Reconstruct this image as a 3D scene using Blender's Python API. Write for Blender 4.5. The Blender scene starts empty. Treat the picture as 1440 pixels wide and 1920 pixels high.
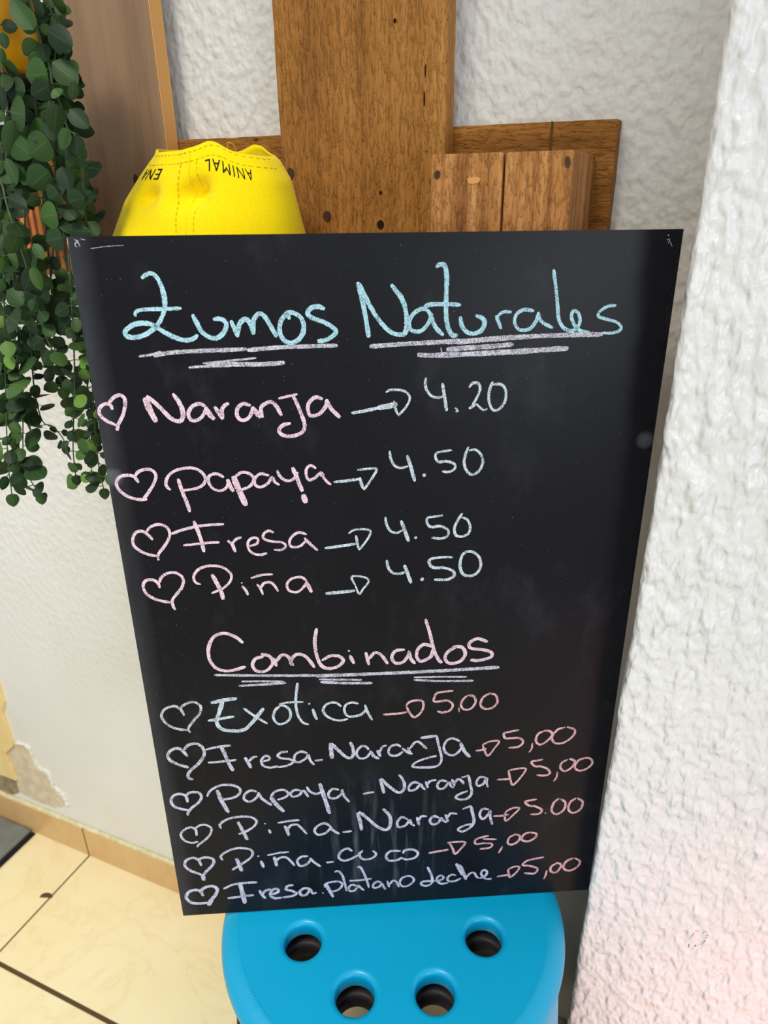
import bpy, bmesh, math, random
from mathutils import Vector, Matrix, noise
from mathutils.geometry import tessellate_polygon
random.seed(7)
C = bpy.context.scene.collection
SC = bpy.context.scene

# ------------------------------------------------------------------ camera
FPX = 1330.0
CAM_R = ((0.9191048, 0.1511445, -0.3638704), (0.3937274, -0.3874742, 0.8335721), (-0.0150005, -0.9094059, -0.4156391))
CAM = Vector((0, 0, 1.09))
cd = bpy.data.cameras.new('camera')
cam = bpy.data.objects.new('camera', cd); C.objects.link(cam)
Mw = Matrix(((CAM_R[0][0], -CAM_R[0][1], -CAM_R[0][2], CAM.x),
             (CAM_R[1][0], -CAM_R[1][1], -CAM_R[1][2], CAM.y),
             (CAM_R[2][0], -CAM_R[2][1], -CAM_R[2][2], CAM.z), (0, 0, 0, 1)))
cam.matrix_world = Mw
cd.sensor_fit = 'VERTICAL'; cd.sensor_height = 36; cd.sensor_width = 27
cd.lens = FPX / 1920 * 36
cd.clip_start = 0.02
cd.dof.use_dof = True; cd.dof.focus_distance = 0.57; cd.dof.aperture_fstop = 8.5
SC.camera = cam

# ------------------------------------------------------------------ light
SC.view_settings.view_transform = 'Standard'; SC.view_settings.look = 'None'
SC.view_settings.gamma = 1; SC.view_settings.use_curve_mapping = False
SC.view_settings.exposure = 0.12
w = bpy.data.worlds.new('world'); SC.world = w; w.use_nodes = True
nt = w.node_tree; nt.nodes.clear()
wo = nt.nodes.new('ShaderNodeOutputWorld'); wb = nt.nodes.new('ShaderNodeBackground')
wb.inputs[0].default_value = (0.90, 0.95, 1.0, 1); wb.inputs[1].default_value = 0.49
nt.links.new(wb.outputs[0], wo.inputs[0])

def area(name, loc, target, sx, sy, power, col, spread=180):
    l = bpy.data.lights.new(name, 'AREA'); l.shape = 'RECTANGLE'; l.size = sx; l.size_y = sy
    l.energy = power; l.color = col; l.spread = math.radians(spread)
    o = bpy.data.objects.new(name, l); C.objects.link(o); o.location = loc
    o.rotation_euler = (Vector(target) - Vector(loc)).to_track_quat('-Z', 'Z').to_euler()
    return o
area('daylight_from_shop_entrance', (0.55, -1.6, 1.8), (-0.15, 0.6, 0.9), 1.0, 1.4, 6.5, (0.90, 0.95, 1.0))
area('daylight_from_side_window', (1.95, -1.45, 0.95), (0.0, 0.55, 0.85), 0.55, 1.2, 14.5, (0.88, 0.94, 1.0))
area('ceiling_lamp', (-0.45, -0.65, 2.3), (-0.95, 0.4, 0.0), 0.5, 0.5, 6.2, (1.0, 0.95, 0.82), 78)
area('pink_fill_light', (0.62, -0.05, 0.18), (0.30, 0.5, 0.30), 0.3, 0.2, 0.42, (1.0, 0.22, 0.28), 50)  # added fill with no visible source, tints the lower right wall pink

# ------------------------------------------------------------------ helpers
def ray(px, py):
    c = ((px - 720) / FPX, (py - 960) / FPX, 1.0)
    return Vector([sum(CAM_R[i][j] * c[j] for j in range(3)) for i in range(3)])
def at(px, py, y):                 # point of the photograph on the upright plane at distance y
    r = ray(px, py); return CAM + r * (y / r.y)
def onz(px, py, z):                # point of the photograph on a level plane
    r = ray(px, py); return CAM + r * ((z - CAM.z) / r.z)

def empty(name, loc, label, cat, group=None):
    o = bpy.data.objects.new(name, None); C.objects.link(o); o.location = loc
    o.empty_display_size = 0.02
    tag(o, label, cat, group); return o
def tag(o, label=None, cat=None, group=None, kind=None):
    if label: o['label'] = label
    if cat: o['category'] = cat
    if group: o['group'] = group
    if kind: o['kind'] = kind
    return o
def wloc(o):
    p = Vector((0, 0, 0))
    while o is not None: p = p + Vector(o.location); o = o.parent
    return p
def mk(name, verts, faces, mat, parent=None, base=None, smooth=False, uvs=None):
    """verts in world coordinates; one object"""
    me = bpy.data.meshes.new(name)
    o = bpy.data.objects.new(name, me); C.objects.link(o)
    if parent is not None: o.parent = parent; org = wloc(parent)
    else:
        org = Vector(base) if base is not None else Vector((0, 0, 0)); o.location = org
    me.from_pydata([Vector(v) - org for v in verts], [], faces)
    me.materials.append(mat)
    if smooth:
        me.polygons.foreach_set('use_smooth', [True] * len(me.polygons))
    if uvs is not None:
        ul = me.uv_layers.new(name='UVMap')
        for lp in me.loops: ul.data[lp.index].uv = uvs[lp.vertex_index]
    me.update()
    return o
def bevel(o, wd=0.0015, seg=2, ang=40):
    m = o.modifiers.new('bevel', 'BEVEL'); m.width = wd; m.segments = seg; m.limit_method = 'ANGLE'; m.angle_limit = math.radians(ang)
    m.harden_normals = False
    return o
BOXF = [(0,3,2,1),(4,5,6,7),(0,1,5,4),(1,2,6,5),(2,3,7,6),(3,0,4,7)]
def boxv(x0, x1, y0, y1, z0, z1):
    return [(x0,y0,z0),(x1,y0,z0),(x1,y1,z0),(x0,y1,z0),(x0,y0,z1),(x1,y0,z1),(x1,y1,z1),(x0,y1,z1)]
def boxes(lst):
    V, F = [], []
    for b in lst:
        n = len(V); V += boxv(*b); F += [tuple(i + n for i in f) for f in BOXF]
    return V, F
def prism(poly, y0, y1):
    """poly of (x,z) points extruded from y0 (front) to y1"""
    n = len(poly); V = [(x, y0, z) for x, z in poly] + [(x, y1, z) for x, z in poly]
    tr = tessellate_polygon([[Vector((x, z, 0)) for x, z in poly]])
    F = [tuple(t) for t in tr] + [tuple(i + n for i in reversed(t)) for t in tr]
    F += [(i, (i + 1) % n, (i + 1) % n + n, i + n) for i in range(n)]
    return V, F
def prismz(poly, z0, z1):
    n = len(poly); V = [(x, y, z0) for x, y in poly] + [(x, y, z1) for x, y in poly]
    tr = tessellate_polygon([[Vector((x, y, 0)) for x, y in poly]])
    F = [tuple(t) for t in tr] + [tuple(i + n for i in reversed(t)) for t in tr]
    F += [(i, (i + 1) % n, (i + 1) % n + n, i + n) for i in range(n)]
    return V, F
def fixn(o):
    bm = bmesh.new(); bm.from_mesh(o.data); bmesh.ops.recalc_face_normals(bm, faces=bm.faces); bm.to_mesh(o.data); bm.free(); return o
def tube(pts, rad, n=6, cap=True):
    pts = [Vector(p) for p in pts]; V, F = [], []
    for i, p in enumerate(pts):
        t = (pts[min(i+1, len(pts)-1)] - pts[max(i-1, 0)]).normalized()
        u = t.cross(Vector((0.31, 0.87, 0.37))).normalized(); v = t.cross(u)
        r = rad[i] if isinstance(rad, (list, tuple)) else rad
        for k in range(n):
            a = 2 * math.pi * k / n; V.append(p + (u * math.cos(a) + v * math.sin(a)) * r)
    for i in range(len(pts) - 1):
        for k in range(n):
            F.append((i*n+k, i*n+(k+1)%n, (i+1)*n+(k+1)%n, (i+1)*n+k))
    if cap: F.append(tuple(range(n-1, -1, -1))); F.append(tuple((len(pts)-1)*n + k for k in range(n)))
    return V, F
def join(*vf):
    V, F = [], []
    for v, f in vf:
        n = len(V); V += list(v); F += [tuple(i + n for i in q) for q in f]
    return V, F
def lathe(prof, cx, cy, n=48, caps=True):
    V, F = [], []
    for r, z in prof:
        for k in range(n):
            a = 2 * math.pi * k / n; V.append((cx + r*math.cos(a), cy + r*math.sin(a), z))
    for i in range(len(prof) - 1):
        for k in range(n): F.append((i*n+k, i*n+(k+1)%n, (i+1)*n+(k+1)%n, (i+1)*n+k))
    return V, F
def spline(pts, step):
    """Catmull-Rom through 2-D or 3-D points, resampled"""
    P = [Vector(p) for p in pts]
    if len(P) == 1: return P
    if len(P) == 2:
        n = max(2, int((P[1]-P[0]).length / step)); return [P[0].lerp(P[1], i / n) for i in range(n + 1)]
    Q = [P[0]*2 - P[1]] + P + [P[-1]*2 - P[-2]]; out = []
    for i in range(1, len(Q) - 2):
        n = max(1, int((Q[i+1]-Q[i]).length / step))
        for k in range(n):
            t = k / n; a, b, c, d = Q[i-1], Q[i], Q[i+1], Q[i+2]
            out.append(0.5*((2*b) + (c-a)*t + (2*a-5*b+4*c-d)*t*t + (3*b-a-3*c+d)*t*t*t))
    out.append(P[-1]); return out

# ------------------------------------------------------------------ materials
def srgb(r, g, b):
    f = lambda c: (c/255/12.92 if c/255 <= 0.04045 else ((c/255+0.055)/1.055)**2.4)
    return (f(r), f(g), f(b), 1)
class MT:
    def __init__(s, name, rough=0.6, spec=0.5):
        s.m = bpy.data.materials.new(name); s.m.use_nodes = True; s.t = s.m.node_tree; s.N = s.t.nodes
        s.b = s.N['Principled BSDF']; s.b.inputs['Roughness'].default_value = rough
        s.b.inputs['Specular IOR Level'].default_value = spec
        s.tc = s.N.new('ShaderNodeTexCoord')
    def link(s, a, b): s.t.links.new(a, b)
    def mapping(s, scale=(1,1,1), rot=(0,0,0), loc=(0,0,0), src='Object'):
        n = s.N.new('ShaderNodeMapping'); n.inputs['Scale'].default_value = scale; n.inputs['Rotation'].default_value = rot; n.inputs['Location'].default_value = loc
        s.link(s.tc.outputs[src], n.inputs[0]); return n.outputs[0]
    def noise(s, vec, scale, detail=4, rough=0.55, dist=0.0):
        n = s.N.new('ShaderNodeTexNoise'); n.inputs['Scale'].default_value = scale; n.inputs['Detail'].default_value = detail
        n.inputs['Roughness'].default_value = rough; n.inputs['Distortion'].default_value = dist
        if vec is not None: s.link(vec, n.inputs['Vector'])
        return n.outputs['Fac']
    def voronoi(s, vec, scale, feature='F1'):
        n = s.N.new('ShaderNodeTexVoronoi'); n.feature = feature; n.inputs['Scale'].default_value = scale
        if vec is not None: s.link(vec, n.inputs['Vector'])
        return n.outputs['Distance']
    def ramp(s, fac, stops):
        n = s.N.new('ShaderNodeValToRGB'); e = n.color_ramp.elements
        while len(e) < len(stops): e.new(0.5)
        for i, (p, c) in enumerate(stops): e[i].position = p; e[i].color = c if len(c) == 4 else (*c, 1)
        s.link(fac, n.inputs[0]); return n.outputs[0]
    def mix(s, fac, a, b, mode='MIX'):
        n = s.N.new('ShaderNodeMix'); n.data_type = 'RGBA'; n.blend_type = mode
        for k, v in ((0, fac), (6, a), (7, b)):
            if hasattr(v, 'is_output'): s.link(v, n.inputs[k])
            else: n.inputs[k].default_value = v
        return n.outputs[2]
    def math(s, op, a, b=0.0, clamp=False):
        n = s.N.new('ShaderNodeMath'); n.operation = op; n.use_clamp = clamp
        for k, v in ((0, a), (1, b)):
            if hasattr(v, 'is_output'): s.link(v, n.inputs[k])
            else: n.inputs[k].default_value = v
        return n.outputs[0]
    def sep(s, vec):
        n = s.N.new('ShaderNodeSeparateXYZ'); s.link(vec, n.inputs[0]); return n.outputs
    def color(s, v):
        if hasattr(v, 'is_output'): s.link(v, s.b.inputs['Base Color'])
        else: s.b.inputs['Base Color'].default_value = v
    def bump(s, h, strength=0.4, dist=0.001):
        n = s.N.new('ShaderNodeBump'); n.inputs['Strength'].default_value = strength; n.inputs['Distance'].default_value = dist
        s.link(h, n.inputs['Height'])
        prev = s.b.inputs['Normal'].links
        if prev: s.link(prev[0].from_socket, n.inputs['Normal'])
        s.link(n.outputs[0], s.b.inputs['Normal'])
BLK = (0,0,0,1); WHT = (1,1,1,1)

def mat_stucco(name, col, col2, rough, scale, dist, elong=0.8, fade=None):
    m = MT(name, rough, 0.45)
    v = m.mapping((1, 1, elong))
    big = m.noise(v, scale, 1, 0.4)
    med = m.noise(v, scale*2.1, 1, 0.5)
    fine = m.noise(v, scale*7, 2, 0.5)
    hgt = m.math('ADD', m.math('MULTIPLY', m.ramp(big, [(0.36, BLK), (0.72, WHT)]), 1.3), m.math('ADD', m.math('MULTIPLY', med, 0.8), m.math('MULTIPLY', fine, 0.12)))
    if fade:                                    # the roughcast gets smoother towards the floor
        o = m.sep(m.tc.outputs['Object'])
        hgt = m.math('MULTIPLY', hgt, m.math('ADD', fade[2], m.math('MULTIPLY', m.math('SUBTRACT', o[2], fade[0]), fade[1]), True))
    m.bump(hgt, 1.0, dist)
    stain = m.noise(m.mapping(), 3.0, 4, 0.6)
    m.color(m.ramp(stain, [(0.3, col2), (0.62, col)]))
    return m.m
M_WALL = mat_stucco('white_stucco', srgb(232, 231, 228), srgb(224, 221, 212), 0.55, 110, 0.0011, fade=(0.45, 1.6, 0.30))
M_PILLAR = mat_stucco('white_gloss_stucco', srgb(244, 243, 243), srgb(241, 240, 240), 0.20, 120, 0.0016, elong=0.55)

def mat_wood(name, dark, mid, light, axis='z', fine=260, streak=22, bump=0.5, bdist=0.0008, rough=0.65, contrast=(0.3, 0.5, 0.7), rings=None, cross=0.0, seed=0.0):
    m = MT(name, rough, 0.3)
    long_, across = 0.045, 1.0
    sc = {'x': (long_, across, across), 'z': (across, across, long_)}[axis]
    v = m.mapping(sc, loc=(seed, seed*0.7, seed*1.3))
    s1 = m.noise(v, streak, 4, 0.55, 0.8)
    s2 = m.noise(v, fine, 4, 0.65, 0.2)
    patch = m.noise(m.mapping(loc=(seed, 0, 0)), 14, 3, 0.5)
    f = m.math('ADD', m.math('MULTIPLY', s1, 0.55), m.math('ADD', m.math('MULTIPLY', s2, 0.28), m.math('MULTIPLY', patch, 0.17)))
    if rings:
        wv = m.N.new('ShaderNodeTexWave'); wv.wave_type = 'BANDS'; wv.bands_direction = 'X' if axis == 'z' else 'Z'
        wv.inputs['Scale'].default_value = rings; wv.inputs['Distortion'].default_value = 5; wv.inputs['Detail'].default_value = 3; wv.inputs['Detail Scale'].default_value = 1.5
        m.link(m.mapping(tuple(1 if a == 1.0 else 0.12 for a in sc), loc=(seed, 0, seed)), wv.inputs['Vector'])
        f = m.math('ADD', m.math('MULTIPLY', f, 0.7), m.math('MULTIPLY', wv.outputs['Fac'], 0.3))
    col = m.ramp(f, [(contrast[0], dark), (contrast[1], mid), (contrast[2], light)])
    m.color(col)
    h = m.math('ADD', m.math('MULTIPLY', s2, 1.0), m.math('MULTIPLY', s1, 0.4))
    if cross:
        sx = tuple(0.22 if a != 1.0 else 1.0 for a in sc)
        chip = m.noise(m.mapping(sx), 480, 3, 0.6, 0.5)
        h = m.math('ADD', h, m.math('MULTIPLY', m.ramp(chip, [(0.5, BLK), (0.7, WHT)]), cross))
    m.bump(h, bump, bdist)
    return m.m
M_VPLANK = mat_wood('rough_sawn_golden_wood', srgb(112, 66, 18), srgb(170, 114, 48), srgb(202, 148, 78), 'z', 420, 24, 1.0, 0.0014, cross=0.9)
M_HPLANK = mat_wood('rough_brown_wood', srgb(92, 54, 12), srgb(152, 98, 34), srgb(188, 132, 62), 'x', 300, 30, 1.0, 0.0014, cross=0.8, seed=3)
M_BLOCK = mat_wood('tan_pine_block_wood', srgb(128, 76, 34), srgb(186, 126, 66), srgb(218, 164, 104), 'z', 150, 70, 1.0, 0.0014, contrast=(0.36, 0.5, 0.64), cross=0.9, seed=5)
M_BLOCK_RED = mat_wood('varnished_orange_pine', srgb(110, 40, 8), srgb(196, 104, 34), srgb(226, 144, 66), 'z', 160, 40, 0.4, 0.0006, 0.45, contrast=(0.34, 0.5, 0.62), rings=30, seed=9)
M_PANEL = mat_wood('grey_brown_painted_wood', srgb(116, 88, 66), srgb(148, 118, 92), srgb(164, 134, 106), 'z', 200, 16, 0.2, 0.0004, 0.6, seed=2)
M_PANEL_EDGE = mat_wood('raw_fibreboard_edge', srgb(206, 142, 72), srgb(222, 162, 92), srgb(232, 176, 108), 'z', 120, 30, 0.15, 0.0003, 0.8)
def mat_plain(name, col, rough=0.6, spec=0.4, bumpn=None, metallic=0, var=None):
    m = MT(name, rough, spec); m.b.inputs['Metallic'].default_value = metallic
    n = m.noise(m.mapping(), (bumpn or (200, 0))[0], 3, 0.5)
    if var: m.color(m.ramp(n, [(0.3, var), (0.7, col)]))
    else: m.color(m.ramp(n, [(0.0, col), (1.0, col)]))
    if bumpn and bumpn[1]: m.bump(n, 0.5, bumpn[1])
    return m.m
M_NAIL = mat_plain('rusty_nail_steel', srgb(92, 70, 52), 0.5, 0.5, (600, 0.0002), 0.5, srgb(60, 42, 30))
M_DARK = mat_plain('dark_crevice_wood', srgb(46, 26, 10), 0.9, 0.1)
M_PENCIL = mat_plain('pencil_graphite', srgb(84, 64, 30), 0.8, 0.2)
M_KNOT = mat_plain('wood_knot', srgb(88, 66, 50), 0.7, 0.2, (400, 0.0001), 0, srgb(66, 48, 36))
M_PLASTER = mat_plain('exposed_plaster', srgb(222, 208, 182), 0.9, 0.1, (60, 0.0008), 0, srgb(198, 182, 154))
M_PLASTER_DK = mat_plain('shaded_plaster', srgb(170, 152, 122), 0.9, 0.1, (60, 0.0008), 0, srgb(132, 114, 88))  # bare plaster with the shadow below the tile edge put into its colour
M_BLACKPLASTIC = mat_plain('black_plastic', srgb(44, 42, 46), 0.5, 0.3, (700, 0.0001))
M_BLACKRUBBER = mat_plain('black_rubber', srgb(26, 25, 25), 0.7, 0.2, (700, 0.0002))
M_GROUT = mat_plain('dark_grout', srgb(92, 74, 50), 0.9, 0.1, (500, 0.0003))
M_BEAD = mat_plain('pale_grout_bead', srgb(226, 220, 186), 0.8, 0.2, (90, 0.0012), 0, srgb(206, 196, 152))

def mat_tile(name, base, vein, light, rough=0.22, sc=1.0):
    m = MT(name, rough, 0.5)
    v = m.mapping((sc, sc, sc))
    warp = m.noise(v, 5, 4, 0.6)
    a = m.noise(v, 4.5, 5, 0.6, 2.2)
    veins = m.ramp(m.math('ABSOLUTE', m.math('SUBTRACT', a, 0.5)), [(0.0, WHT), (0.018, (0.35, 0.35, 0.35, 1)), (0.06, BLK)])
    cloud = m.ramp(warp, [(0.35, light), (0.65, base)])
    veinf = m.math('MULTIPLY', veins, 0.28)
    m.color(m.mix(veinf, cloud, vein))
    m.bump(m.noise(v, 30, 2, 0.5), 0.08, 0.0006)
    return m.m
M_TILE = mat_tile('cream_marbled_floor_tile', srgb(242, 225, 178), srgb(222, 194, 134), srgb(246, 233, 193))
M_WTILE = mat_tile('yellow_cream_wall_tile', srgb(240, 208, 140), srgb(216, 176, 104), srgb(246, 222, 160), 0.3)
M_SKIRT = mat_tile('tan_skirting_tile', srgb(208, 168, 112), srgb(188, 146, 92), srgb(216, 180, 126), 0.35)
def mat_mat():
    m = MT('grey_woven_mat', 0.95, 0.1)
    n = m.noise(m.mapping(), 900, 3, 0.7); p = m.noise(m.mapping(), 30, 4, 0.6)
    m.color(m.ramp(m.math('ADD', m.math('MULTIPLY', n, 0.6), m.math('MULTIPLY', p, 0.4)), [(0.3, srgb(92, 95, 92)), (0.7, srgb(148, 150, 144))]))
    m.bump(n, 0.8, 0.001); return m.m
M_MAT = mat_mat()

def mat_board():
    m = MT('black_chalkboard_laminate', 0.36, 0.16)
    v = m.mapping()
    base = m.ramp(m.noise(v, 9, 3, 0.5), [(0.3, srgb(17, 17, 23)), (0.7, srgb(22, 22, 28))])
    # wiped chalk haze, streaked up and down, low on the board
    o = m.sep(m.tc.outputs['Object'])
    sm = m.noise(m.mapping((1.0, 1.0, 0.10)), 110, 3, 0.6)
    sm = m.ramp(sm, [(0.52, BLK), (0.8, WHT)])
    gx = m.math('SUBTRACT', 1.0, m.math('MULTIPLY', m.math('ABSOLUTE', m.math('SUBTRACT', o[0], 0.19)), 12.0), True)
    gz = m.math('SUBTRACT', 1.0, m.math('MULTIPLY', m.math('ABSOLUTE', m.math('SUBTRACT', o[2], 0.085)), 12.0), True)
    f = m.math('MULTIPLY', m.math('MULTIPLY', gx, gz), m.math('MULTIPLY', sm, 0.30))
    # specks of chalk dust all over
    sp = m.noise(v, 700, 1, 0.4); sp = m.ramp(sp, [(0.755, BLK), (0.79, WHT)])
    haze = m.math('MULTIPLY', m.ramp(m.noise(m.mapping((1,1,0.6)), 18, 5, 0.65), [(0.55, BLK), (0.85, WHT)]), 0.035)
    edge = m.math('MULTIPLY', m.math('SUBTRACT', 1.0, m.math('MULTIPLY', o[0], 60.0), True), m.math('MULTIPLY', m.noise(m.mapping((1,1,.3)), 60, 4, .6), 0.10))
    def blob(u, v, r, a):
        d = m.math('ADD', m.math('POWER', m.math('MULTIPLY', m.math('SUBTRACT', o[0], u), 1/r), 2.0), m.math('POWER', m.math('MULTIPLY', m.math('SUBTRACT', o[2], v), 1/r), 2.0))
        return m.math('MULTIPLY', m.math('SUBTRACT', 1.0, d, True), m.math('MULTIPLY', m.noise(v0, 260, 4, 0.7), a))
    v0 = v
    for (bu, bv, br_, ba) in ((0.3935, 0.4684, 0.0075, 0.20), (0.004, 0.452, 0.008, 0.25)): haze = m.math('ADD', haze, blob(bu, bv, br_, ba))
    f = m.math('ADD', m.math('ADD', f, haze), m.math('ADD', m.math('MULTIPLY', sp, 0.22), edge), True)
    m.color(m.mix(f, base, srgb(205, 208, 220)))
    m.link(m.math('ADD', 0.34, m.math('MULTIPLY', f, 0.4)), m.b.inputs['Roughness'])
    return m.m
M_BOARD = mat_board()
M_MDF = mat_plain('raw_fibreboard', srgb(196, 160, 112), 0.85, 0.2, (400, 0.0002), 0, srgb(160, 124, 80))
M_CHIP = mat_plain('bare_fibreboard_chip', srgb(214, 194, 150), 0.85, 0.2, (500, 0.0003), 0, srgb(150, 120, 76))
def mat_chalk(name, col, thr=0.40):
    m = MT(name, 0.95, 0.05)
    g = m.noise(m.mapping(), 1500, 2, 0.6); g2 = m.noise(m.mapping(), 160, 2, 0.5)
    f = m.ramp(m.math('ADD', m.math('MULTIPLY', g, 0.75), m.math('MULTIPLY', g2, 0.25)), [(thr, BLK), (thr + 0.10, WHT)])
    dark = tuple(c * 0.22 for c in col[:3]) + (1,)
    m.color(m.mix(f, dark, col)); return m.m
CH = {'b': mat_chalk('pale_blue_chalk', srgb(182, 226, 242)), 'w': mat_chalk('white_chalk', srgb(226, 226, 242), 0.40),
      'p': mat_chalk('pale_pink_chalk', srgb(243, 214, 230)), 'i': mat_chalk('ice_blue_chalk', srgb(216, 230, 244), 0.42),
      'r': mat_chalk('rose_pink_chalk', srgb(240, 192, 196), 0.42), 'l': mat_chalk('lavender_white_chalk', srgb(218, 216, 238), 0.42),
      'u': mat_chalk('thin_white_chalk', srgb(224, 222, 238), 0.445)}
M_BLUE = None
def mat_blue(name='turquoise_plastic', rough=0.33, bs=0.12, bd=0.0002):
    m = MT(name, rough, 0.5)
    n = m.noise(m.mapping(), 8, 2, 0.5)
    m.color(m.ramp(n, [(0.3, srgb(0, 170, 220)), (0.7, srgb(0, 176, 226))]))
    m.bump(m.noise(m.mapping(), 1400, 2, 0.5), bs, bd); return m.m
M_BLUE = mat_blue(); M_BLUE_RIM = mat_blue('grained_turquoise_plastic', 0.30, 0.6, 0.0006)
def mat_cap():
    m = MT('yellow_cotton_twill', 0.85, 0.15)
    m.color(m.ramp(m.noise(m.mapping(), 500, 3, 0.6), [(0.3, srgb(250, 218, 0)), (0.7, srgb(255, 230, 4))]))
    wv = m.N.new('ShaderNodeTexWave'); wv.bands_direction = 'DIAGONAL'; wv.inputs['Scale'].default_value = 420
    m.link(m.mapping((1, 0.2, 1)), wv.inputs['Vector']); m.bump(wv.outputs['Fac'], 0.2, 0.0003)
    m.b.inputs['Sheen Weight'].default_value = 0.1
    return m.m
M_CAP = mat_cap()
M_STITCH = mat_plain('yellow_thread', srgb(214, 172, 0), 0.8, 0.2, (900, 0.0001))
M_PRINT = mat_plain('black_print', srgb(24, 24, 16), 0.7, 0.2)
M_POT = mat_plain('mustard_yellow_glaze', srgb(214, 156, 16), 0.32, 0.5, (40, 0.0002), 0, srgb(196, 138, 10))
M_IRON = mat_plain('dark_iron', srgb(40, 36, 34), 0.5, 0.4, (500, 0.0002), 0.3)
def mat_leaf():
    m = MT('dark_green_artificial_leaf', 0.5, 0.22)
    g = m.N.new('ShaderNodeNewGeometry'); rnd = g.outputs['Random Per Island']
    base = m.ramp(rnd, [(0.0, srgb(24, 44, 26)), (0.45, srgb(40, 66, 34)), (0.8, srgb(64, 96, 44)), (0.95, srgb(100, 138, 58))])
    uv = m.sep(m.tc.outputs['UV'])
    d = m.math('ABSOLUTE', m.math('SUBTRACT', uv[1], 0.5))
    rib = m.ramp(d, [(0.0, WHT), (0.05, BLK)])
    side = m.math('ABSOLUTE', m.math('SINE', m.math('MULTIPLY', d, 22.0)))
    m.color(m.mix(m.math('MULTIPLY', rib, 0.16), m.mix(m.math('MULTIPLY', side, 0.12), base, srgb(20, 36, 22)), srgb(104, 132, 78)))
    m.bump(side, 0.15, 0.0004)
    m.b.inputs['Subsurface Weight'].default_value = 0.0
    return m.m
M_LEAF = mat_leaf()
M_STEM = mat_plain('green_vine_stem', srgb(74, 96, 64), 0.6, 0.3, (300, 0), 0, srgb(52, 70, 44))
M_SCUFF = mat_plain('pencil_scuff', srgb(120, 112, 112), 0.8, 0.1)

# ------------------------------------------------------------------ setting
YW = 0.6265                          # face of the back wall
wv, wf = boxes([(-2.2, 0.9, YW, YW + 0.12, 0, 2.3)])
wall = mk('wall_back', wv, wf, M_WALL, base=(-0.6, YW, 0)); tag(wall, kind='structure')
# bare plaster where the paint has flaked off, low at the left end
def zp(q): p = at(q[0]/5.333, 1280 + q[1]/5.333, YW); return (p.x, p.z)
def ragged(poly, amp, sub=6):
    out = []
    for i in range(len(poly)):
        a = Vector(poly[i]); b = Vector(poly[(i+1) % len(poly)])
        for k in range(sub):
            p = a.lerp(b, k/sub); s = noise.noise(Vector((p.x*180, p.y*180, 2.0)))*amp
            n = Vector((-(b-a).y, (b-a).x)).normalized(); out.append(tuple(p + n*s))
    return out
pl = [zp(q) for q in [(160,610),(270,640),(320,760),(360,850),(460,920),(520,1040),(620,1150),(660,1230),(560,1245),(450,1215),(330,1160),(200,1090),(170,960),(80,690)]]
V, F = prism(ragged(pl, 0.004), YW - 0.0012, YW + 0.004)
fixn(mk('bare_plaster', V, F, M_PLASTER, wall))
pl2 = [zp(q) for q in [(-200,880),(185,962),(205,1090),(110,1130),(0,1085),(-200,1040)]]
V, F = prism(ragged(pl2, 0.003), YW - 0.0010, YW + 0.004)
fixn(mk('bare_plaster', V, F, M_PLASTER_DK, wall))
# flaking paint lip round the bare patch
lip = [at(q[0]/5.333, 1280 + q[1]/5.333, YW - 0.001) for q in [(150,590),(280,640),(330,740),(400,850),(480,900),(540,1020),(640,1130),(680,1230)]]
lip = spline(lip, 0.003); lip = [p + Vector((random.uniform(-.002,.002), 0, random.uniform(-.002,.002))) for p in lip]
V, F = tube(lip, [0.0028 + random.uniform(-.0012, .0014) for _ in lip], 6)
mk('flaked_paint_edge', V, F, M_WALL, wall, smooth=True)

# tiled dado at the far left
tl = [zp(q) for q in [(60,180),(45,280),(100,450),(150,620),(75,690),(130,820),(185,960)]]
poly = [(-1.9, tl[0][1] + 0.33), (tl[0][0], tl[0][1] + 0.33)] + tl + [(-1.9, tl[-1][1])]
V, F = prism(poly, YW - 0.006, YW + 0.002)
t = fixn(mk('trim_1', V, F, M_WTILE, base=(-1.2, YW, 0))); tag(t, kind='structure'); bevel(t, 0.0008)

# projecting wall at the right: rounded, lumpy corner, front face towards -y
YP = 0.50
def pill_x(z):                        # the corner wanders a little
    k = z - 1.09
    b = -0.0084 if k > -0.25 else -0.0084 - (-0.25 - k) * 0.0092
    return b + 0.0016*noise.noise(Vector((0, 3.1, z*22))) + 0.0010*noise.noise(Vector((4, 0, z*70)))
def lump(x, y, z):
    up = min(1.0, max(0.0, (z - 0.55) / 0.35))
    a = noise.noise(Vector((x*78, y*78, z*46))); b = noise.noise(Vector((x*190 + 9, y*190, z*150))); c = noise.noise(Vector((x*40, 5, z*26)))
    r = max(0.0, a + 0.15)
    return (0.0010 + 0.0030*up)*r + (0.0007 + 0.0007*up)*b + 0.0012*c
R_ = 0.005
prof = []                             # (kind, param)
for i in range(12): prof.append(('s', YW + 0.01 - i*(YW + 0.01 - YP - R_)/12))
for i in range(7): prof.append(('c', i/6*math.pi/2))
for i in range(1, 131): prof.append(('f', R_ + i*0.0015))
for i in range(1, 15): prof.append(('f', R_ + 0.195 + i*0.04))
rows = [i*0.02 for i in range(0, 12)] + [0.24 + i*0.0022 for i in range(0, 500)] + [1.34 + i*0.05 for i in range(0, 20)]
V, F = [], []
for z in rows:
    x0 = pill_x(z)
    for k, q in prof:
        if k == 's': p = (x0, q); n = (-1, 0)
        elif k == 'c': p = (x0 + R_ - R_*math.cos(q), YP + R_ - R_*math.sin(q)); n = (-math.cos(q), -math.sin(q))
        else: p = (x0 + q, YP); n = (0, -1)
        s = lump(p[0], p[1], z)
        V.append((p[0] + n[0]*s*(0.35 if k != 'f' else 1), p[1] + n[1]*s, z))
m_ = len(prof)
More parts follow.
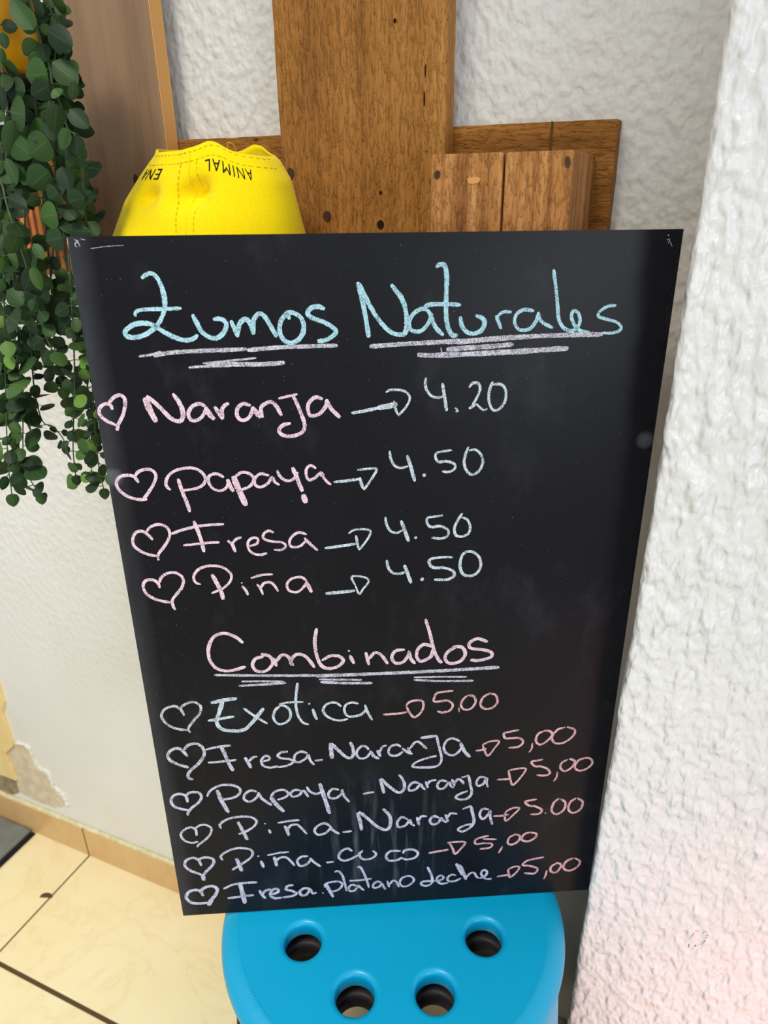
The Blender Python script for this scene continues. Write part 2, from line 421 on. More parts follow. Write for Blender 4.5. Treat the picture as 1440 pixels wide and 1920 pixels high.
for j in range(len(rows) - 1):
    for i in range(m_ - 1): F.append((j*m_+i, j*m_+i+1, (j+1)*m_+i+1, (j+1)*m_+i))
# close it as a solid
n0 = len(V); xe = V[m_-1][0]
V += [(xe, YW + 0.11, 0), (xe, YW + 0.11, rows[-1]), (V[0][0], YW + 0.11, 0), (V[0][0], YW + 0.11, rows[-1])]
F.append((m_-1, n0, n0+1, (len(rows)-1)*m_ + m_-1)); F.append((n0, n0+2, n0+3, n0+1))
pw = mk('wall_right', V, F, M_PILLAR, base=(0.2, YP, 0), smooth=True); tag(pw, kind='structure')
# pencil scribble on it
sc = []
for (px, py) in [(1291,1778),(1293,1768),(1299,1755),(1306,1748),(1318,1753),(1326,1750),(1325,1762),(1314,1774),(1304,1776),(1297,1782)]:
    p = at(px, py, YP - 0.0016); sc.append(p)
V, F = [], []
for p in spline(sc, 0.0012):
    if random.random() < 0.55:
        y = YP - lump(p.x, YP, p.z) - 0.0002; s = random.uniform(0.0003, 0.0007)
        n = len(V); V += [(p.x-s, y, p.z-s), (p.x+s, y, p.z-s*.5), (p.x+s*.6, y, p.z+s), (p.x-s*.7, y, p.z+s*.8)]; F.append((n, n+1, n+2, n+3))
mk('scuff_mark', V, F, M_SCUFF, pw)

# floor: dark grout bed with cream tiles
lst = []; T = 0.45; XJ = -0.863; YJ = 0.413
for i in range(-3, 4):
    for j in range(-5, 2):
        x0 = XJ + i*T + 0.0018; x1 = XJ + (i+1)*T - 0.0018; y1 = YJ - (j-1)*T - 0.0032; y0 = YJ - j*T + 0.0032
        if j == 0: y1 = YW
        if j < 0: continue
        lst.append((x0, x1, y0 if j else YJ + 0.0032, y1 if j else YW, -0.012, 0.0))
lst = []
ys = [(YJ + 0.0032, YW + 0.02)] + [(YJ - (k+1)*T + 0.0032, YJ - k*T - 0.0032) for k in range(5)]
for i in range(-3, 4):
    for (y0, y1) in ys: lst.append((XJ + i*T + 0.0016, XJ + (i+1)*T - 0.0016, y0, y1, -0.012, 0.0))
V, F = boxes(lst)
fl = mk('floor', V, F, M_TILE, base=(-0.6, 0, 0)); tag(fl, kind='structure'); bevel(fl, 0.0012, 2)
V, F = boxes([(-2.3, 1.0, -1.9, YW + 0.02, -0.04, -0.0015)])
mk('grout_bed', V, F, M_GROUT, fl)
c_ = onz(88, 1684, 0.0)
V, F = prismz([(c_.x + 0.012*math.cos(a) - 0.002, c_.y + 0.009*math.sin(a)) for a in [math.pi*0.15 + math.pi*k/9 for k in range(10)]], -0.0005, 0.0004)
fixn(mk('chipped_spot', V, F, M_GROUT, fl))

# skirting tiles
lst = [(XJ + i*T + 0.0012, XJ + (i+1)*T - 0.0012, YW - 0.008, YW + 0.001, 0.0, 0.066) for i in range(-3, 2)]
lst[-1] = (XJ + T + 0.0012, -0.014, YW - 0.008, YW + 0.001, 0.0, 0.066); 
V, F = boxes(lst[:-1] + [(XJ + T + 0.0012, -0.014, YW - 0.008, YW + 0.001, 0, 0.066)])
sk = mk('baseboard_back', V, F, M_SKIRT, base=(-0.6, YW, 0)); tag(sk, kind='structure'); bevel(sk, 0.001)
bp = [Vector((x*0.01, YW - 0.003 + 0.001*noise.noise(Vector((x*.7,0,0))), 0.067 + 0.0016*noise.noise(Vector((x*0.9, 7, 0))))) for x in range(-210, -1)]
V, F = tube(bp, [0.0042 + 0.0015*noise.noise(Vector((i*.6, 2, 2))) for i in range(len(bp))], 6)
mk('grout_bead', V, F, M_BEAD, sk, smooth=True)
V, F = boxes([(XJ - 0.0014, XJ + 0.0014, YW - 0.0075, YW, 0, 0.066), (XJ + T - 0.0014, XJ + T + 0.0014, YW - 0.0075, YW, 0, 0.066)])
mk('tile_joint', V, F, M_GROUT, sk)

# ------------------------------------------------------------------ mat on the floor
t = empty('doormat', (-1.35, 0.2, 0), 'grey doormat with black rubber border on the cream floor tiles', 'doormat')
V, F = boxes([(-1.75, -1.0, -0.4, 0.616, 0.0, 0.009)])
mk('mat_surface', V, F, M_MAT, t); bevel(t.children[0], 0.002)
V, F = boxes([(-0.9998, -0.990, -0.4, 0.616, 0, 0.005)])
bevel(mk('rubber_border', V, F, M_BLACKRUBBER, t), 0.002)

# ------------------------------------------------------------------ timber on the wall
YH = 0.6065; YV = 0.5866; YB = 0.5125; YN = 0.5887
def rough_plank(name, x0, x1, y0, y1, z0, z1, mat, parent=None, base=None, jit=0.0006, nx=14, nz=40):
    """a sawn board: grid box with slightly wavering edges"""
    bm = bmesh.new()
    bmesh.ops.create_cube(bm, size=1.0)
    for v in bm.verts: v.co = Vector((x0 + (v.co.x+.5)*(x1-x0), y0 + (v.co.y+.5)*(y1-y0), z0 + (v.co.z+.5)*(z1-z0)))
    ex = [e for e in bm.edges if abs((e.verts[0].co-e.verts[1].co).x) > 1e-6]
    bmesh.ops.subdivide_edges(bm, edges=ex, cuts=nx, use_grid_fill=True)
    ez = [e for e in bm.edges if abs((e.verts[0].co-e.verts[1].co).z) > 1e-6]
    bmesh.ops.subdivide_edges(bm, edges=ez, cuts=nz, use_grid_fill=True)
    for v in bm.verts:
        p = v.co.copy()
        dx = noise.noise(Vector((1, p.y*40, p.z*60)))*jit if (abs(p.x-x0) < 1e-5 or abs(p.x-x1) < 1e-5) else 0
        dz = noise.noise(Vector((p.x*60, p.y*40, 5)))*jit if (abs(p.z-z0) < 1e-5 or abs(p.z-z1) < 1e-5) else 0
        dy = noise.noise(Vector((p.x*45, 3, p.z*14)))*jit*0.6 if abs(p.y-y0) < 1e-5 else 0
        v.co += Vector((dx, dy, dz))
    V = [v.co.copy() for v in bm.verts]; bm.verts.index_update(); F = [tuple(v.index for v in f.verts) for f in bm.faces]; bm.free()
    o = mk(name, V, F, mat, parent, base); bevel(o, 0.0012, 2, 50); return o
def disc(c, rx, rz, y, th=0.0006, n=26, wob=0.05):
    poly = []
    for k in range(n):
        a = 2*math.pi*k/n; s = 1 + random.uniform(-wob, wob); poly.append((c.x + rx*s*math.cos(a), c.z + rz*s*math.sin(a)))
    return prism(poly, y - th, y + 0.001)

hp = rough_plank('rough_plank', -0.86, -0.0735, YH, YW, 1.022, 1.1332, M_HPLANK, base=(-0.45, YW, 1.022), nx=60, nz=10)
tag(hp, 'long horizontal brown sawn plank fixed flat along the white wall', 'plank', )
p = at(1034, 250, YH)
V, F = prism([(p.x-.0013, p.z-.014), (p.x+.0009, p.z-.013), (p.x+.0012, p.z+.007), (p.x-.0005, p.z+.0085)], YH - 0.0006, YH + .001)
tag(fixn(mk('dark_streak', V, F, M_PENCIL, hp)), 'dark vertical streak')
p = at(480, 262, YH)
V, F = disc(p, 0.0024, 0.0012, YH, 0.0005); tag(fixn(mk('knot', V, F, M_KNOT, hp)), 'dark knot')

vp = rough_plank('rough_plank', -0.3458, -0.1989, YV, YH - 0.0008, 0.985, 1.46, M_VPLANK, base=(-0.27, YH, 0.985), nx=16, nz=50)
tag(vp, 'wide upright golden brown rough sawn plank rising out of the top of the photo', 'plank')
for (px, py, r, nm, mt, lb) in [(614, 405, 0.0034, 'nail_head', M_NAIL, 'rusty nail head'), (714, 421, 0.0030, 'nail_hole', M_DARK, 'dark nail hole'),
                                (545, 325, 0.0036, 'knot', M_KNOT, 'dark knot'), (741, 39, 0.0012, 'nail_hole', M_DARK, None), (714, 361, 0.0012, 'nail_hole', M_DARK, None),
                                (796, 185, 0.0012, 'crack', M_DARK, None), (798, 132, 0.001, 'crack', M_DARK, None)]:
    c = at(px, py, YV); rz = r*1.15 if nm != 'crack' else r*4
    if nm == 'crack': r *= 0.35
    V, F = disc(c, r, rz, YV - 0.0004, 0.0012 if nm == 'nail_head' else 0.0005)
    o = fixn(mk(nm, V, F, mt, vp)); 
    if lb: o['label'] = lb

# end-grain post block at the right of the upright plank, split from top to bottom
xb0, xb1 = -0.1843, -0.0876; zt_ = 1.1102; zb_ = 1.012
cx = at(945, 300, YB).x
poly = [(xb0, YB), (cx - 0.0009, YB), (cx, YB + 0.020), (cx + 0.0009, YB), (xb1, YB), (xb1, YH - .0005), (xb0, YH - .0005)]
V, F = prismz(poly, zb_, zt_)
bk = fixn(mk('wooden_block', V, F, M_BLOCK, base=(-0.136, 0.56, zb_))); bevel(bk, 0.0012, 2, 50)
tag(bk, 'chunky tan pine block with a vertical split, right of the upright plank', 'wood block')
for (px, py, rx, rz) in [(820, 328, .0022, .0028), (1064, 304, .0018, .0034)]:
    V, F = disc(at(px, py, YB), rx, rz, YB, 0.0005, 22, 0.12); fixn(mk('knot', V, F, M_KNOT, bk))
for (px, py, rx, rz) in [(888, 338, .005, .0022)]:
    V, F = disc(at(px, py, YB), rx, rz, YB, 0.0005, 22, 0.2); tag(fixn(mk('torn_fibre_patch', V, F, M_PANEL_EDGE, bk)), 'pale torn patch')

# second block at the far left behind the vine
YL = 0.556
lx1 = -0.5738; lx0 = at(24, 400, YL).x; zl1 = at(60, 329, YL).z; zl0 = at(100, 514, YL).z
V, F = prism([(lx0, zl0 - 0.004), (lx0 + 0.03, zl0 - 0.001), (lx1, zl0 + 0.0035), (lx1, zl1), (lx0 + .004, zl1), (lx0, zl1 - .006)], YL, YH - .0005)
lb = fixn(mk('wooden_block', V, F, M_BLOCK_RED, base=((lx0+lx1)/2, 0.58, zl0))); bevel(lb, 0.0012, 2, 50)
tag(lb, 'orange streaked pine block half hidden by the hanging vine', 'wood block')

# tall narrow painted panel with raw edge
pn = empty('tall_wooden_panel', (-0.52, YH, 0.975), 'tall narrow grey brown panel with raw orange edge between vine and yellow cap', 'panel')
o = rough_plank('board_face', -0.5728, -0.4672, YN, YH - 0.0008, 0.975, 1.50, M_PANEL, pn, nx=6, nz=30, jit=0.0003)
V, F = boxes([(-0.4671, -0.4664, YN + 0.0004, YH - 0.0012, 0.976, 1.4995)])
tag(mk('raw_edge', V, F, M_PANEL_EDGE, pn), 'raw orange fibreboard edge')
c = at(255, 338, YN); V, F = disc(c, 0.0030, 0.0052, YN, 0.0004); tag(fixn(mk('knot', V, F, M_KNOT, pn)), 'dark oval knot')

# ------------------------------------------------------------------ stools
SX, SY, SR = -0.1881, 0.4358, 0.1655
HOLES = [(SX + 0.092*math.cos(math.radians(1.5 + 45*k)), SY + 0.092*math.sin(math.radians(1.5 + 45*k))) for k in range(8)]
def seat_mesh(name, ztop, R, th, hr, bev, mat, parent):
    cu = bpy.data.curves.new(name + '_outline', 'CURVE'); cu.dimensions = '2D'; cu.fill_mode = 'BOTH'
    cu.extrude = th/2 - bev; cu.bevel_depth = bev; cu.bevel_resolution = 5; cu.resolution_u = 1
    def circ(cx, cy, r, n):
        s = cu.splines.new('POLY'); s.points.add(n - 1); s.use_cyclic_u = True
        for k in range(n):
            a = 2*math.pi*k/n; s.points[k].co = (cx + r*math.cos(a), cy + r*math.sin(a), 0, 1)
    circ(0, 0, R - bev, 144)
    for hx, hy in HOLES: circ(hx - SX, hy - SY, hr + bev, 48)
    ob = bpy.data.objects.new(name + '_outline', cu); C.objects.link(ob)
    dg = bpy.context.evaluated_depsgraph_get(); me = bpy.data.meshes.new_from_object(ob.evaluated_get(dg))
    V = [(v.co.x + SX, v.co.y + SY, v.co.z + ztop - th/2) for v in me.vertices]; F = [tuple(p.vertices) for p in me.polygons]
    bpy.data.objects.remove(ob); bpy.data.curves.remove(cu); bpy.data.meshes.remove(me)
    o = mk(name, V, F, mat, parent)
    bm = bmesh.new(); bm.from_mesh(o.data); bmesh.ops.remove_doubles(bm, verts=bm.verts, dist=1e-6); bmesh.ops.recalc_face_normals(bm, faces=bm.faces)
    bm.normal_update()
    for f in bm.faces: f.smooth = abs(f.normal.z) < 0.999
    bm.to_mesh(o.data); bm.free()
    return o
def arc_leg(a0, a1, r_top, z_top, r_bot, z_bot, th):
    """curved leg panel flaring outwards"""
    V, F = [], []; n = 8; rows_ = 6
    for j in range(rows_ + 1):
        t = j/rows_; r = r_top + (r_bot - r_top)*t; z = z_top + (z_bot - z_top)*t; sh = 1 - 0.25*t
        am = (a0 + a1)/2
        for side in (0, 1):
            for i in range(n + 1):
                a = am + (a0 - am + (a1 - a0)*i/n)*sh; rr = r - th*side
                V.append((SX + rr*math.cos(a), SY + rr*math.sin(a), z))
    w_ = n + 1; row = 2*w_
    for j in range(rows_):
        for i in range(n):
            F.append((j*row+i, j*row+i+1, (j+1)*row+i+1, (j+1)*row+i)); F.append((j*row+w_+i, (j+1)*row+w_+i, (j+1)*row+w_+i+1, j*row+w_+i+1))
        for e in (0, n): F.append((j*row+e, (j+1)*row+e, (j+1)*row+w_+e, j*row+w_+e))
    for b in (0, rows_*row):
        for i in range(n): F.append((b+i, b+i+1, b+w_+i+1, b+w_+i))
    return V, F
YAW = math.atan2(0.3937, 0.9191)
def make_stool(name, label, ztop, R, mat, skirt_h, skirt_r, legs, leg_bot, flare, rim=False):
    t = empty(name, (SX, SY, 0 if leg_bot < 0.01 else leg_bot), label, 'stool')
    seat_mesh('seat', ztop, R - (0.012 if rim else 0), 0.020, 0.0172, 0.0055, mat, t)
    if rim:
        pr = [(-.0200, -.003), (-.0192, -.0002), (-.018, .0001), (-.0155, -.0002), (-.0115, -.0012), (-.0075, -.0032), (-.0038, -.0062), (-.0012, -.0102), (0, -.0145), (-.0015, -.0172), (-.006, -.0180), (-.0125, -.0180)]
        V, F = lathe([(R + a, ztop + b) for a, b in pr], SX, SY, 144)
        tag(fixn(mk('rim', V, F, M_BLUE_RIM, t, smooth=True)), 'rounded grained rim')
    # skirt below the rim
    prof = [(skirt_r, ztop - 0.016), (skirt_r, ztop - skirt_h), (skirt_r - 0.003, ztop - skirt_h), (skirt_r - 0.003, ztop - 0.016), (skirt_r, ztop - 0.016)]
    V, F = lathe(prof, SX, SY, 96); fixn(mk('skirt', V, F, mat, t, smooth=False))
    for (a0, a1) in legs:
        V, F = arc_leg(a0 + YAW, a1 + YAW, R - 0.001, ztop - 0.012, R + flare, leg_bot, 0.004)
        bevel(fixn(mk('leg', V, F, mat, t, smooth=False)), 0.001)
    return t
d_ = math.radians
LEGS = [(d_(-27-22+90*k), d_(-27+90*k)) for k in range(4)]
make_stool('stool', 'turquoise plastic stool top with ring of holes carrying the black menu board', 0.4487, SR + 0.0012, M_BLUE, 0.030, SR - 0.012, LEGS, 0.052, 0.030, rim=True)
make_stool('stool', 'black plastic stool nested underneath the turquoise one', 0.4178, 0.1585, M_BLACKPLASTIC, 0.30, 0.155, [(a + d_(45), b + d_(45)) for a, b in LEGS], 0.0, 0.028)

# ------------------------------------------------------------------ chalkboard
BTL = Vector((-0.373547, 0.361643, 1.064993)); BTR = Vector((-0.016755, 0.542453, 1.062225)); BBL = Vector((-0.369750, 0.344757, 0.451455))
BU = (BTR - BTL).normalized(); BW = 0.40; BV = (BBL - BTL); BV = (BV - BU*BV.dot(BU)).normalized(); BH = 0.6138
BN = BU.cross(BV).normalized()            # into the wall
if BN.y < 0: BN = -BN
ORI = BTL + BV*BH                          # bottom left corner of the front
def bpt(u, v, d=0.0): return ORI + BU*u - BV*v + BN*d      # v up, d into board
def to_board(px, py):
    r = ray(px, py); s = (ORI - CAM).dot(BN) / r.dot(BN); P = CAM + r*s; q = P - ORI
    return q.dot(BU), -q.dot(BV), s
board = bpy.data.objects.new('menu_chalkboard', None); C.objects.link(board); board.empty_display_size = 0.02
rot = Matrix((BU, BN, -BV)).transposed().to_4x4(); board.matrix_world = Matrix.Translation(ORI) @ rot
tag(board, 'tall black menu chalkboard lettered in pastel chalk, leaning upright on the turquoise stool', 'chalkboard')
def bk_obj(name, verts, faces, mat, label=None):
    """verts in board coordinates (u, depth, v)"""
    me = bpy.data.meshes.new(name); o = bpy.data.objects.new(name, me); C.objects.link(o); o.parent = board
    me.from_pydata(verts, [], faces); me.materials.append(mat); me.update()
    if label: o['label'] = label
    return o
V, F = boxes([(0.0004, BW - 0.0004, 0.0006, 0.0040, 0.0004, BH - 0.0002)])
tag(bk_obj('fibreboard_core', V, F, M_MDF), 'pale brown fibreboard edge')
V, F = boxes([(0, BW, 0, 0.0008, 0, BH)]); bk_obj('writing_surface', V, F, M_BOARD)
# bare chips down the left edge
def bchip(pxs, d=-0.00015):
    pts = [to_board(*q)[:2] for q in pxs]; pts = [(max(u, 0.0), min(v, BH)) for u, v in pts]
    tr = tessellate_polygon([[Vector((u, v, 0)) for u, v in pts]])
    return [(u, d, v) for u, v in pts], [tuple(x) for x in tr]
vf = join(bchip([(128,482),(132,486),(134,500),(137,520),(140,538),(137,548),(133,525),(129,500)]), bchip([(124,447),(127,446),(129,470),(127,470)]))
tag(bk_obj('chipped_edge', vf[0], vf[1], M_CHIP), 'bare chipped left edge')

# --- chalk strokes: (origin x, origin y, scale) of a close look, then polylines
zlev = [0]
def ribbon(px, width, seedv):
    """flat chalk stroke on the board, width in photo pixels"""
    P = [to_board(*q) for q in px]
    pts = [Vector((u, v)) for u, v, s in P]; sc = sum(s for _, _, s in P)/len(P)/FPX
    wd = width*sc
    if len(pts) == 1:
        pts = [pts[0] + Vector((-wd*0.35, -wd*.1)), pts[0] + Vector((wd*0.35, wd*.1))]
    L = spline(pts, 0.0011); zlev[0] += 1; d = -0.00012 - 0.0000015*(zlev[0] % 60)
    V, F = [], []; n = len(L)
    for i, p in enumerate(L):
        t = (L[min(i+1, n-1)] - L[max(i-1, 0)]);
        t = t.normalized() if t.length > 1e-9 else Vector((1, 0))
        nn = Vector((-t.y, t.x))
        e = min(i, n-1-i); taper = (0.55, 0.82, 0.95)[e] if e < 3 else 1.0
        var = 1 + 0.20*noise.noise(Vector((i*0.11, seedv*3.7, 0)))
        jl = 0.10*random.uniform(-1, 1); jr = 0.10*random.uniform(-1, 1)
        h = wd*0.5*taper*var
        a = p + nn*h*(1 + jl); b = p - nn*h*(1 + jr)
        V += [(a.x, d, a.y), (b.x, d, b.y)]
    for i in range(n - 1): F.append((2*i, 2*i+1, 2*i+3, 2*i+2))
    return V, F
def chalk(name, org, colour, width, strokes, label=None):
    ox, oy, s = org; parts = []
    for k, st in enumerate(strokes):
        wd = width
        if isinstance(st, tuple) and not isinstance(st[0], tuple) and isinstance(st[1], list): wd, st = st
        parts.append(ribbon([(ox + x/s, oy + y/s) for x, y in st], wd, k + len(strokes)))
    V, F = join(*parts); return bk_obj(name, V, F, CH[colour], label)
A_ = (180,460,2.88); B_ = (620,460,2.4); C_ = (180,820,3.0); D_ = (560,820,3.2727); E_ = (280,1140,2.057); F_ = (280,1360,3.2727); G_ = (660,1260,3.0)
H_ = (590,1610,4.0); K_ = (380,1270,4.0); L_ = (600,1370,4.8)
PB, WU, PK, RS, IC, LV = 'pale blue chalk', 'white chalk', 'pale pink chalk', 'rose pink chalk', 'ice blue chalk', 'lavender white chalk'
# heading
chalk('chalk_heading', A_, 'b', 8.5, [
 [(245,178),(270,158),(300,152),(330,175),(355,225),(370,290),(368,350),(345,410),(300,460),(245,490),(190,497),(158,482),(165,455),(205,428),(260,420),(310,432),(370,470),(430,498),(480,512),(525,505),(550,482)],
 (6.5,[(215,385),(212,365),(235,350),(300,345),(380,343),(462,340)]),
 [(520,372),(545,420),(570,465),(610,495),(655,500),(690,470),(705,430),(690,405),(660,396),(632,400)],
 [(728,405),(745,445),(768,495)], [(765,490),(770,440),(785,410),(810,398),(835,425),(852,482)], [(850,480),(848,420),(862,385),(885,368),(915,390),(945,440),(977,495)],
 [(1045,400),(1030,372),(1002,400),(992,450),(1005,500),(1045,527),(1090,512),(1118,470),(1120,420),(1095,380),(1050,362),(1015,375)],
 [(1235,345),(1200,330),(1160,340),(1142,370),(1175,395),(1230,415),(1275,440),(1297,465),(1278,490),(1240,512),(1195,518)]], 'pale blue chalk word Zumos')
chalk('chalk_underline', A_, 'u', 7.5, [[(310,597),(400,580),(550,570),(700,565),(815,560)],[(815,566),(1000,550),(1150,545),(1305,540)],(5,[(230,600),(300,590),(352,573)]),
 (8.5,[(590,648),(750,642),(900,642),(1020,633)]),(4.5,[(500,660),(560,655),(680,650)]),(3.5,[(575,637),(700,625),(866,608)])], WU)
chalk('chalk_heading', B_, 'b', 8.5, [
 [(122,165),(145,260),(160,340),(172,415)], [(125,170),(170,260),(220,340),(270,390),(318,402),(340,380),(340,310),(320,240),(272,175)],
 (7.5,[(440,292),(410,285),(370,310),(352,350),(365,382),(405,385),(440,350),(455,305)]), (7.5,[(435,290),(458,325)]), (7.5,[(450,310),(462,350),(480,378),(508,405)]),
 [(475,100),(490,86),(512,92),(522,140),(520,230),(520,320),(530,375),(550,405),(572,403)], (7.5,[(420,277),(450,266),(530,265),(586,268)]),
 (8,[(583,320),(590,360),(610,388),(640,397),(675,385),(692,355),(685,330),(652,315)]),
 (7,[(745,315),(755,345),(767,376)]), (6,[(748,322),(775,300),(815,300)]),
 (6.5,[(915,295),(870,290),(835,312),(828,350),(850,380),(895,375),(925,340),(935,300)]), (6.5,[(933,300),(948,342),(1000,372)]),
 (6.5,[(1003,108),(1012,180),(1020,260),(1026,330),(1047,370),(1085,385),(1112,365),(1122,335),(1112,302),(1092,295),(1083,320),(1097,360),(1125,385),(1165,392)]),
 (5.5,[(1285,270),(1245,275),(1208,300),(1205,320),(1240,332),(1285,345),(1307,367),(1297,385),(1260,395),(1220,393)])], 'pale blue chalk word Naturales')
chalk('chalk_underline', B_, 'u', 8.5, [[(175,455),(300,446),(450,437),(600,430),(828,412)],[(560,437),(700,425),(900,410),(1100,402),(1225,400)],
 (9,[(520,470),(600,462),(720,455),(823,445)]),(9.5,[(390,492),(450,495),(600,490),(800,480),(1070,463)]),(2,[(495,460),(500,480),(502,500)])], WU)
# item rows, single juices
chalk('chalk_heart', A_, 'p', 6.5, [[(90,888),(78,862),(52,855),(25,872),(18,905),(48,942),(112,972)],[(68,855),(95,822),(132,808),(156,832),(155,880),(140,930),(115,975)],(8,[(122,972),(112,1000)])], PK)
chalk('chalk_word', A_, 'p', 7, [(11,[(262,822),(290,885),(325,955)]),(8,[(272,812),(340,870),(400,930),(440,950),(465,940),(470,900),(450,850),(415,800)]),
 [(590,870),(560,855),(520,870),(500,905),(510,940),(545,945),(580,915),(597,870)],(9,[(592,875),(612,910),(640,940)]),
 [(640,870),(660,900),(685,940)],[(686,938),(680,890),(695,865),(718,852)],
 [(835,865),(795,855),(765,880),(762,920),(790,945),(825,930),(845,890),(845,872)],(9,[(842,872),(868,905),(890,930)]),
 [(900,930),(890,885),(905,860),(945,845),(975,870),(1003,920)],
 (5,[(985,827),(1035,815),(1088,803)]),[(1062,810),(1088,860),(1112,920),(1127,970),(1112,1010),(1060,1030),(1010,1025),(988,998),(1012,970),(1052,960)],
 [(1225,830),(1185,820),(1150,850),(1145,890),(1160,920),(1205,910),(1240,870),(1247,830)],(8,[(1245,835),(1268,880),(1318,930)])], 'pale pink chalk word Naranja')
chalk('chalk_arrow', B_, 'i', 4.5, [(6,[(92,755),(150,745),(220,730)]),(10,[(210,732),(255,724),(300,714)]),[(248,662),(270,650),(330,655),(356,685),(340,725),(303,767)],(4.5,[(285,700),(288,725),(302,762)])], IC)
chalk('chalk_price', B_, 'i', 5, [[(428,595),(428,640),(450,675),(480,685),(508,678)],(6.5,[(503,620),(512,680),(522,745)]),(5,[(560,730),(572,745),(562,750)]),
 [(622,640),(640,620),(665,622),(672,650),(655,690),(637,718)],(6.5,[(622,735),(655,712)]),(4.5,[(655,712),(685,740),(705,735)]),[(730,612),(715,650),(712,700),(730,740),(760,735),(785,700),(787,650),(765,625),(728,627)]], 'ice blue chalk price 4.20')
chalk('chalk_heart', C_, 'p', 6, [[(240,255),(215,222),(180,213),(135,222),(115,255),(130,295),(175,330),(230,348),(288,348)],[(217,225),(237,195),(275,180),(315,185),(337,215),(325,260),(295,310),(265,352)]], PK)
chalk('chalk_word', C_, 'p', 5.5, [[(420,297),(395,270),(402,225),(440,190),(510,172),(570,180),(610,215),(610,255),(570,285),(480,300)],(7,[(462,232),(480,290),(500,340),(518,385),(528,420)]),
 [(720,225),(680,205),(640,215),(632,245),(655,285),(700,300),(735,280),(745,240)],(8,[(740,235),(755,275),(775,305)]),
 (11,[(772,217),(795,275),(822,335),(845,385)]),[(775,225),(820,197),(865,205),(887,235),(865,275),(810,297)],
 [(975,215),(925,205),(895,230),(895,265),(925,280),(965,260),(990,225),(1005,250),(1032,268)],
 [(1018,185),(1040,225),(1080,245),(1115,230),(1135,195)],(8,[(1105,168),(1125,215),(1147,270),(1162,305)]),(11,[(1165,320),(1180,370)]),
 [(1238,175),(1210,158),(1185,175),(1183,215),(1200,240),(1235,225),(1262,195)],(9,[(1258,195),(1280,220)]),[(1275,215),(1295,245),(1322,267)]], 'pale pink chalk word Papaya')
chalk('chalk_arrow', D_, 'i', 4.5, [(5.5,[(215,275),(300,265),(382,255)]),[(360,200),(420,193),(477,195),(450,250),(400,322)],(6,[(375,245),(385,285),(398,318)])], IC)
chalk('chalk_price', D_, 'i', 5, [[(558,82),(565,130),(590,175),(630,188),(672,175)],(6.5,[(665,110),(685,170),(700,225),(713,270)]),(8,[(770,232)]),
 [(940,78),(890,85),(845,97),(840,125),(860,150),(910,147),(957,165),(955,195),(920,212),(880,208)],[(1042,58),(1025,100),(1015,160),(1035,210),(1070,228),(1110,200),(1130,150),(1115,100),(1080,75),(1045,82)]], 'ice blue chalk price 4.50')
chalk('chalk_heart', C_, 'p', 5.5, [[(320,577),(290,545),(260,528),(225,535),(207,570),(215,610),(260,645),(310,662),(340,665)],[(285,530),(305,505),(345,490),(390,500),(415,535),(405,580),(375,625),(350,660),(352,692)]], PK)
chalk('chalk_word', C_, 'p', 5, [(5.5,[(425,543),(480,522),(560,502),(640,492),(720,488)]),(7,[(550,470),(575,530),(595,590),(608,645)]),[(490,607),(560,600),(640,592),(695,590)],
 (6.5,[(740,580),(765,600),(785,645)]),[(765,602),(785,575),(820,560)],[(865,612),(905,597),(910,570),(880,565),(855,590),(860,630),(890,655),(930,660),(962,650)],
 [(1000,535),(970,525),(942,545),(945,570),(990,585),(1045,590),(1068,610),(1045,632),(1000,632)],[(1185,545),(1140,535),(1100,560),(1088,595),(1105,617),(1150,610),(1185,575)],(5.5,[(1172,565),(1205,600),(1248,636)])], 'pale pink chalk word Fresa')
chalk('chalk_arrow', D_, 'i', 4, [(5.5,[(160,680),(250,668),(352,653)]),[(305,590),(340,568),(400,563),(440,575),(425,620),(370,692)],(5,[(352,600),(360,650),(370,688)])], IC)
chalk('chalk_price', D_, 'i', 5, [[(532,488),(540,535),(565,575),(605,585),(642,565)],(6.5,[(628,510),(650,570),(675,640)]),(7,[(718,615)]),
 [(885,478),(840,485),(790,495),(790,530),(815,550),(870,545),(917,570),(912,605),(870,620),(815,615)],[(1005,465),(975,510),(955,560),(965,600),(1000,608),(1040,590),(1052,550),(1035,505),(1000,490)]], 'ice blue chalk price 4.50, second from the top of the three')
chalk('chalk_heart', C_, 'p', 5.5, [[(360,847),(345,815),(310,800),(275,810),(267,845),(290,885),(350,915),(420,928)],[(355,820),(370,785),(410,762),(460,765),(490,795),(485,840),(455,880),(430,915),(435,950),(447,970)]], PK)
chalk('chalk_word', C_, 'p', 5, [[(590,827),(560,815),(550,780),(580,740),(640,722),(710,730),(757,765),(757,805),(720,845),(650,877)],(8,[(652,770),(680,820),(705,870),(715,912)]),
 (4,[(820,818)]),(5.5,[(822,835),(843,860),(855,887)]),(4.5,[(870,792),(930,774),(995,770)]),[(905,825),(925,850),(940,885)],[(925,850),(945,820),(980,815),(1005,835),(1025,866)],
 [(1185,805),(1150,785),(1100,795),(1075,825),(1085,860),(1130,870),(1165,845),(1185,812)],(7,[(1182,808),(1197,840),(1213,872)])], 'pale pink chalk word Piña')
chalk('chalk_arrow', D_, 'i', 4, [(6,[(165,958),(250,950),(345,940)]),[(348,908),(325,857),(370,852),(420,865),(427,890),(395,930),(372,960),(348,910)]], IC)
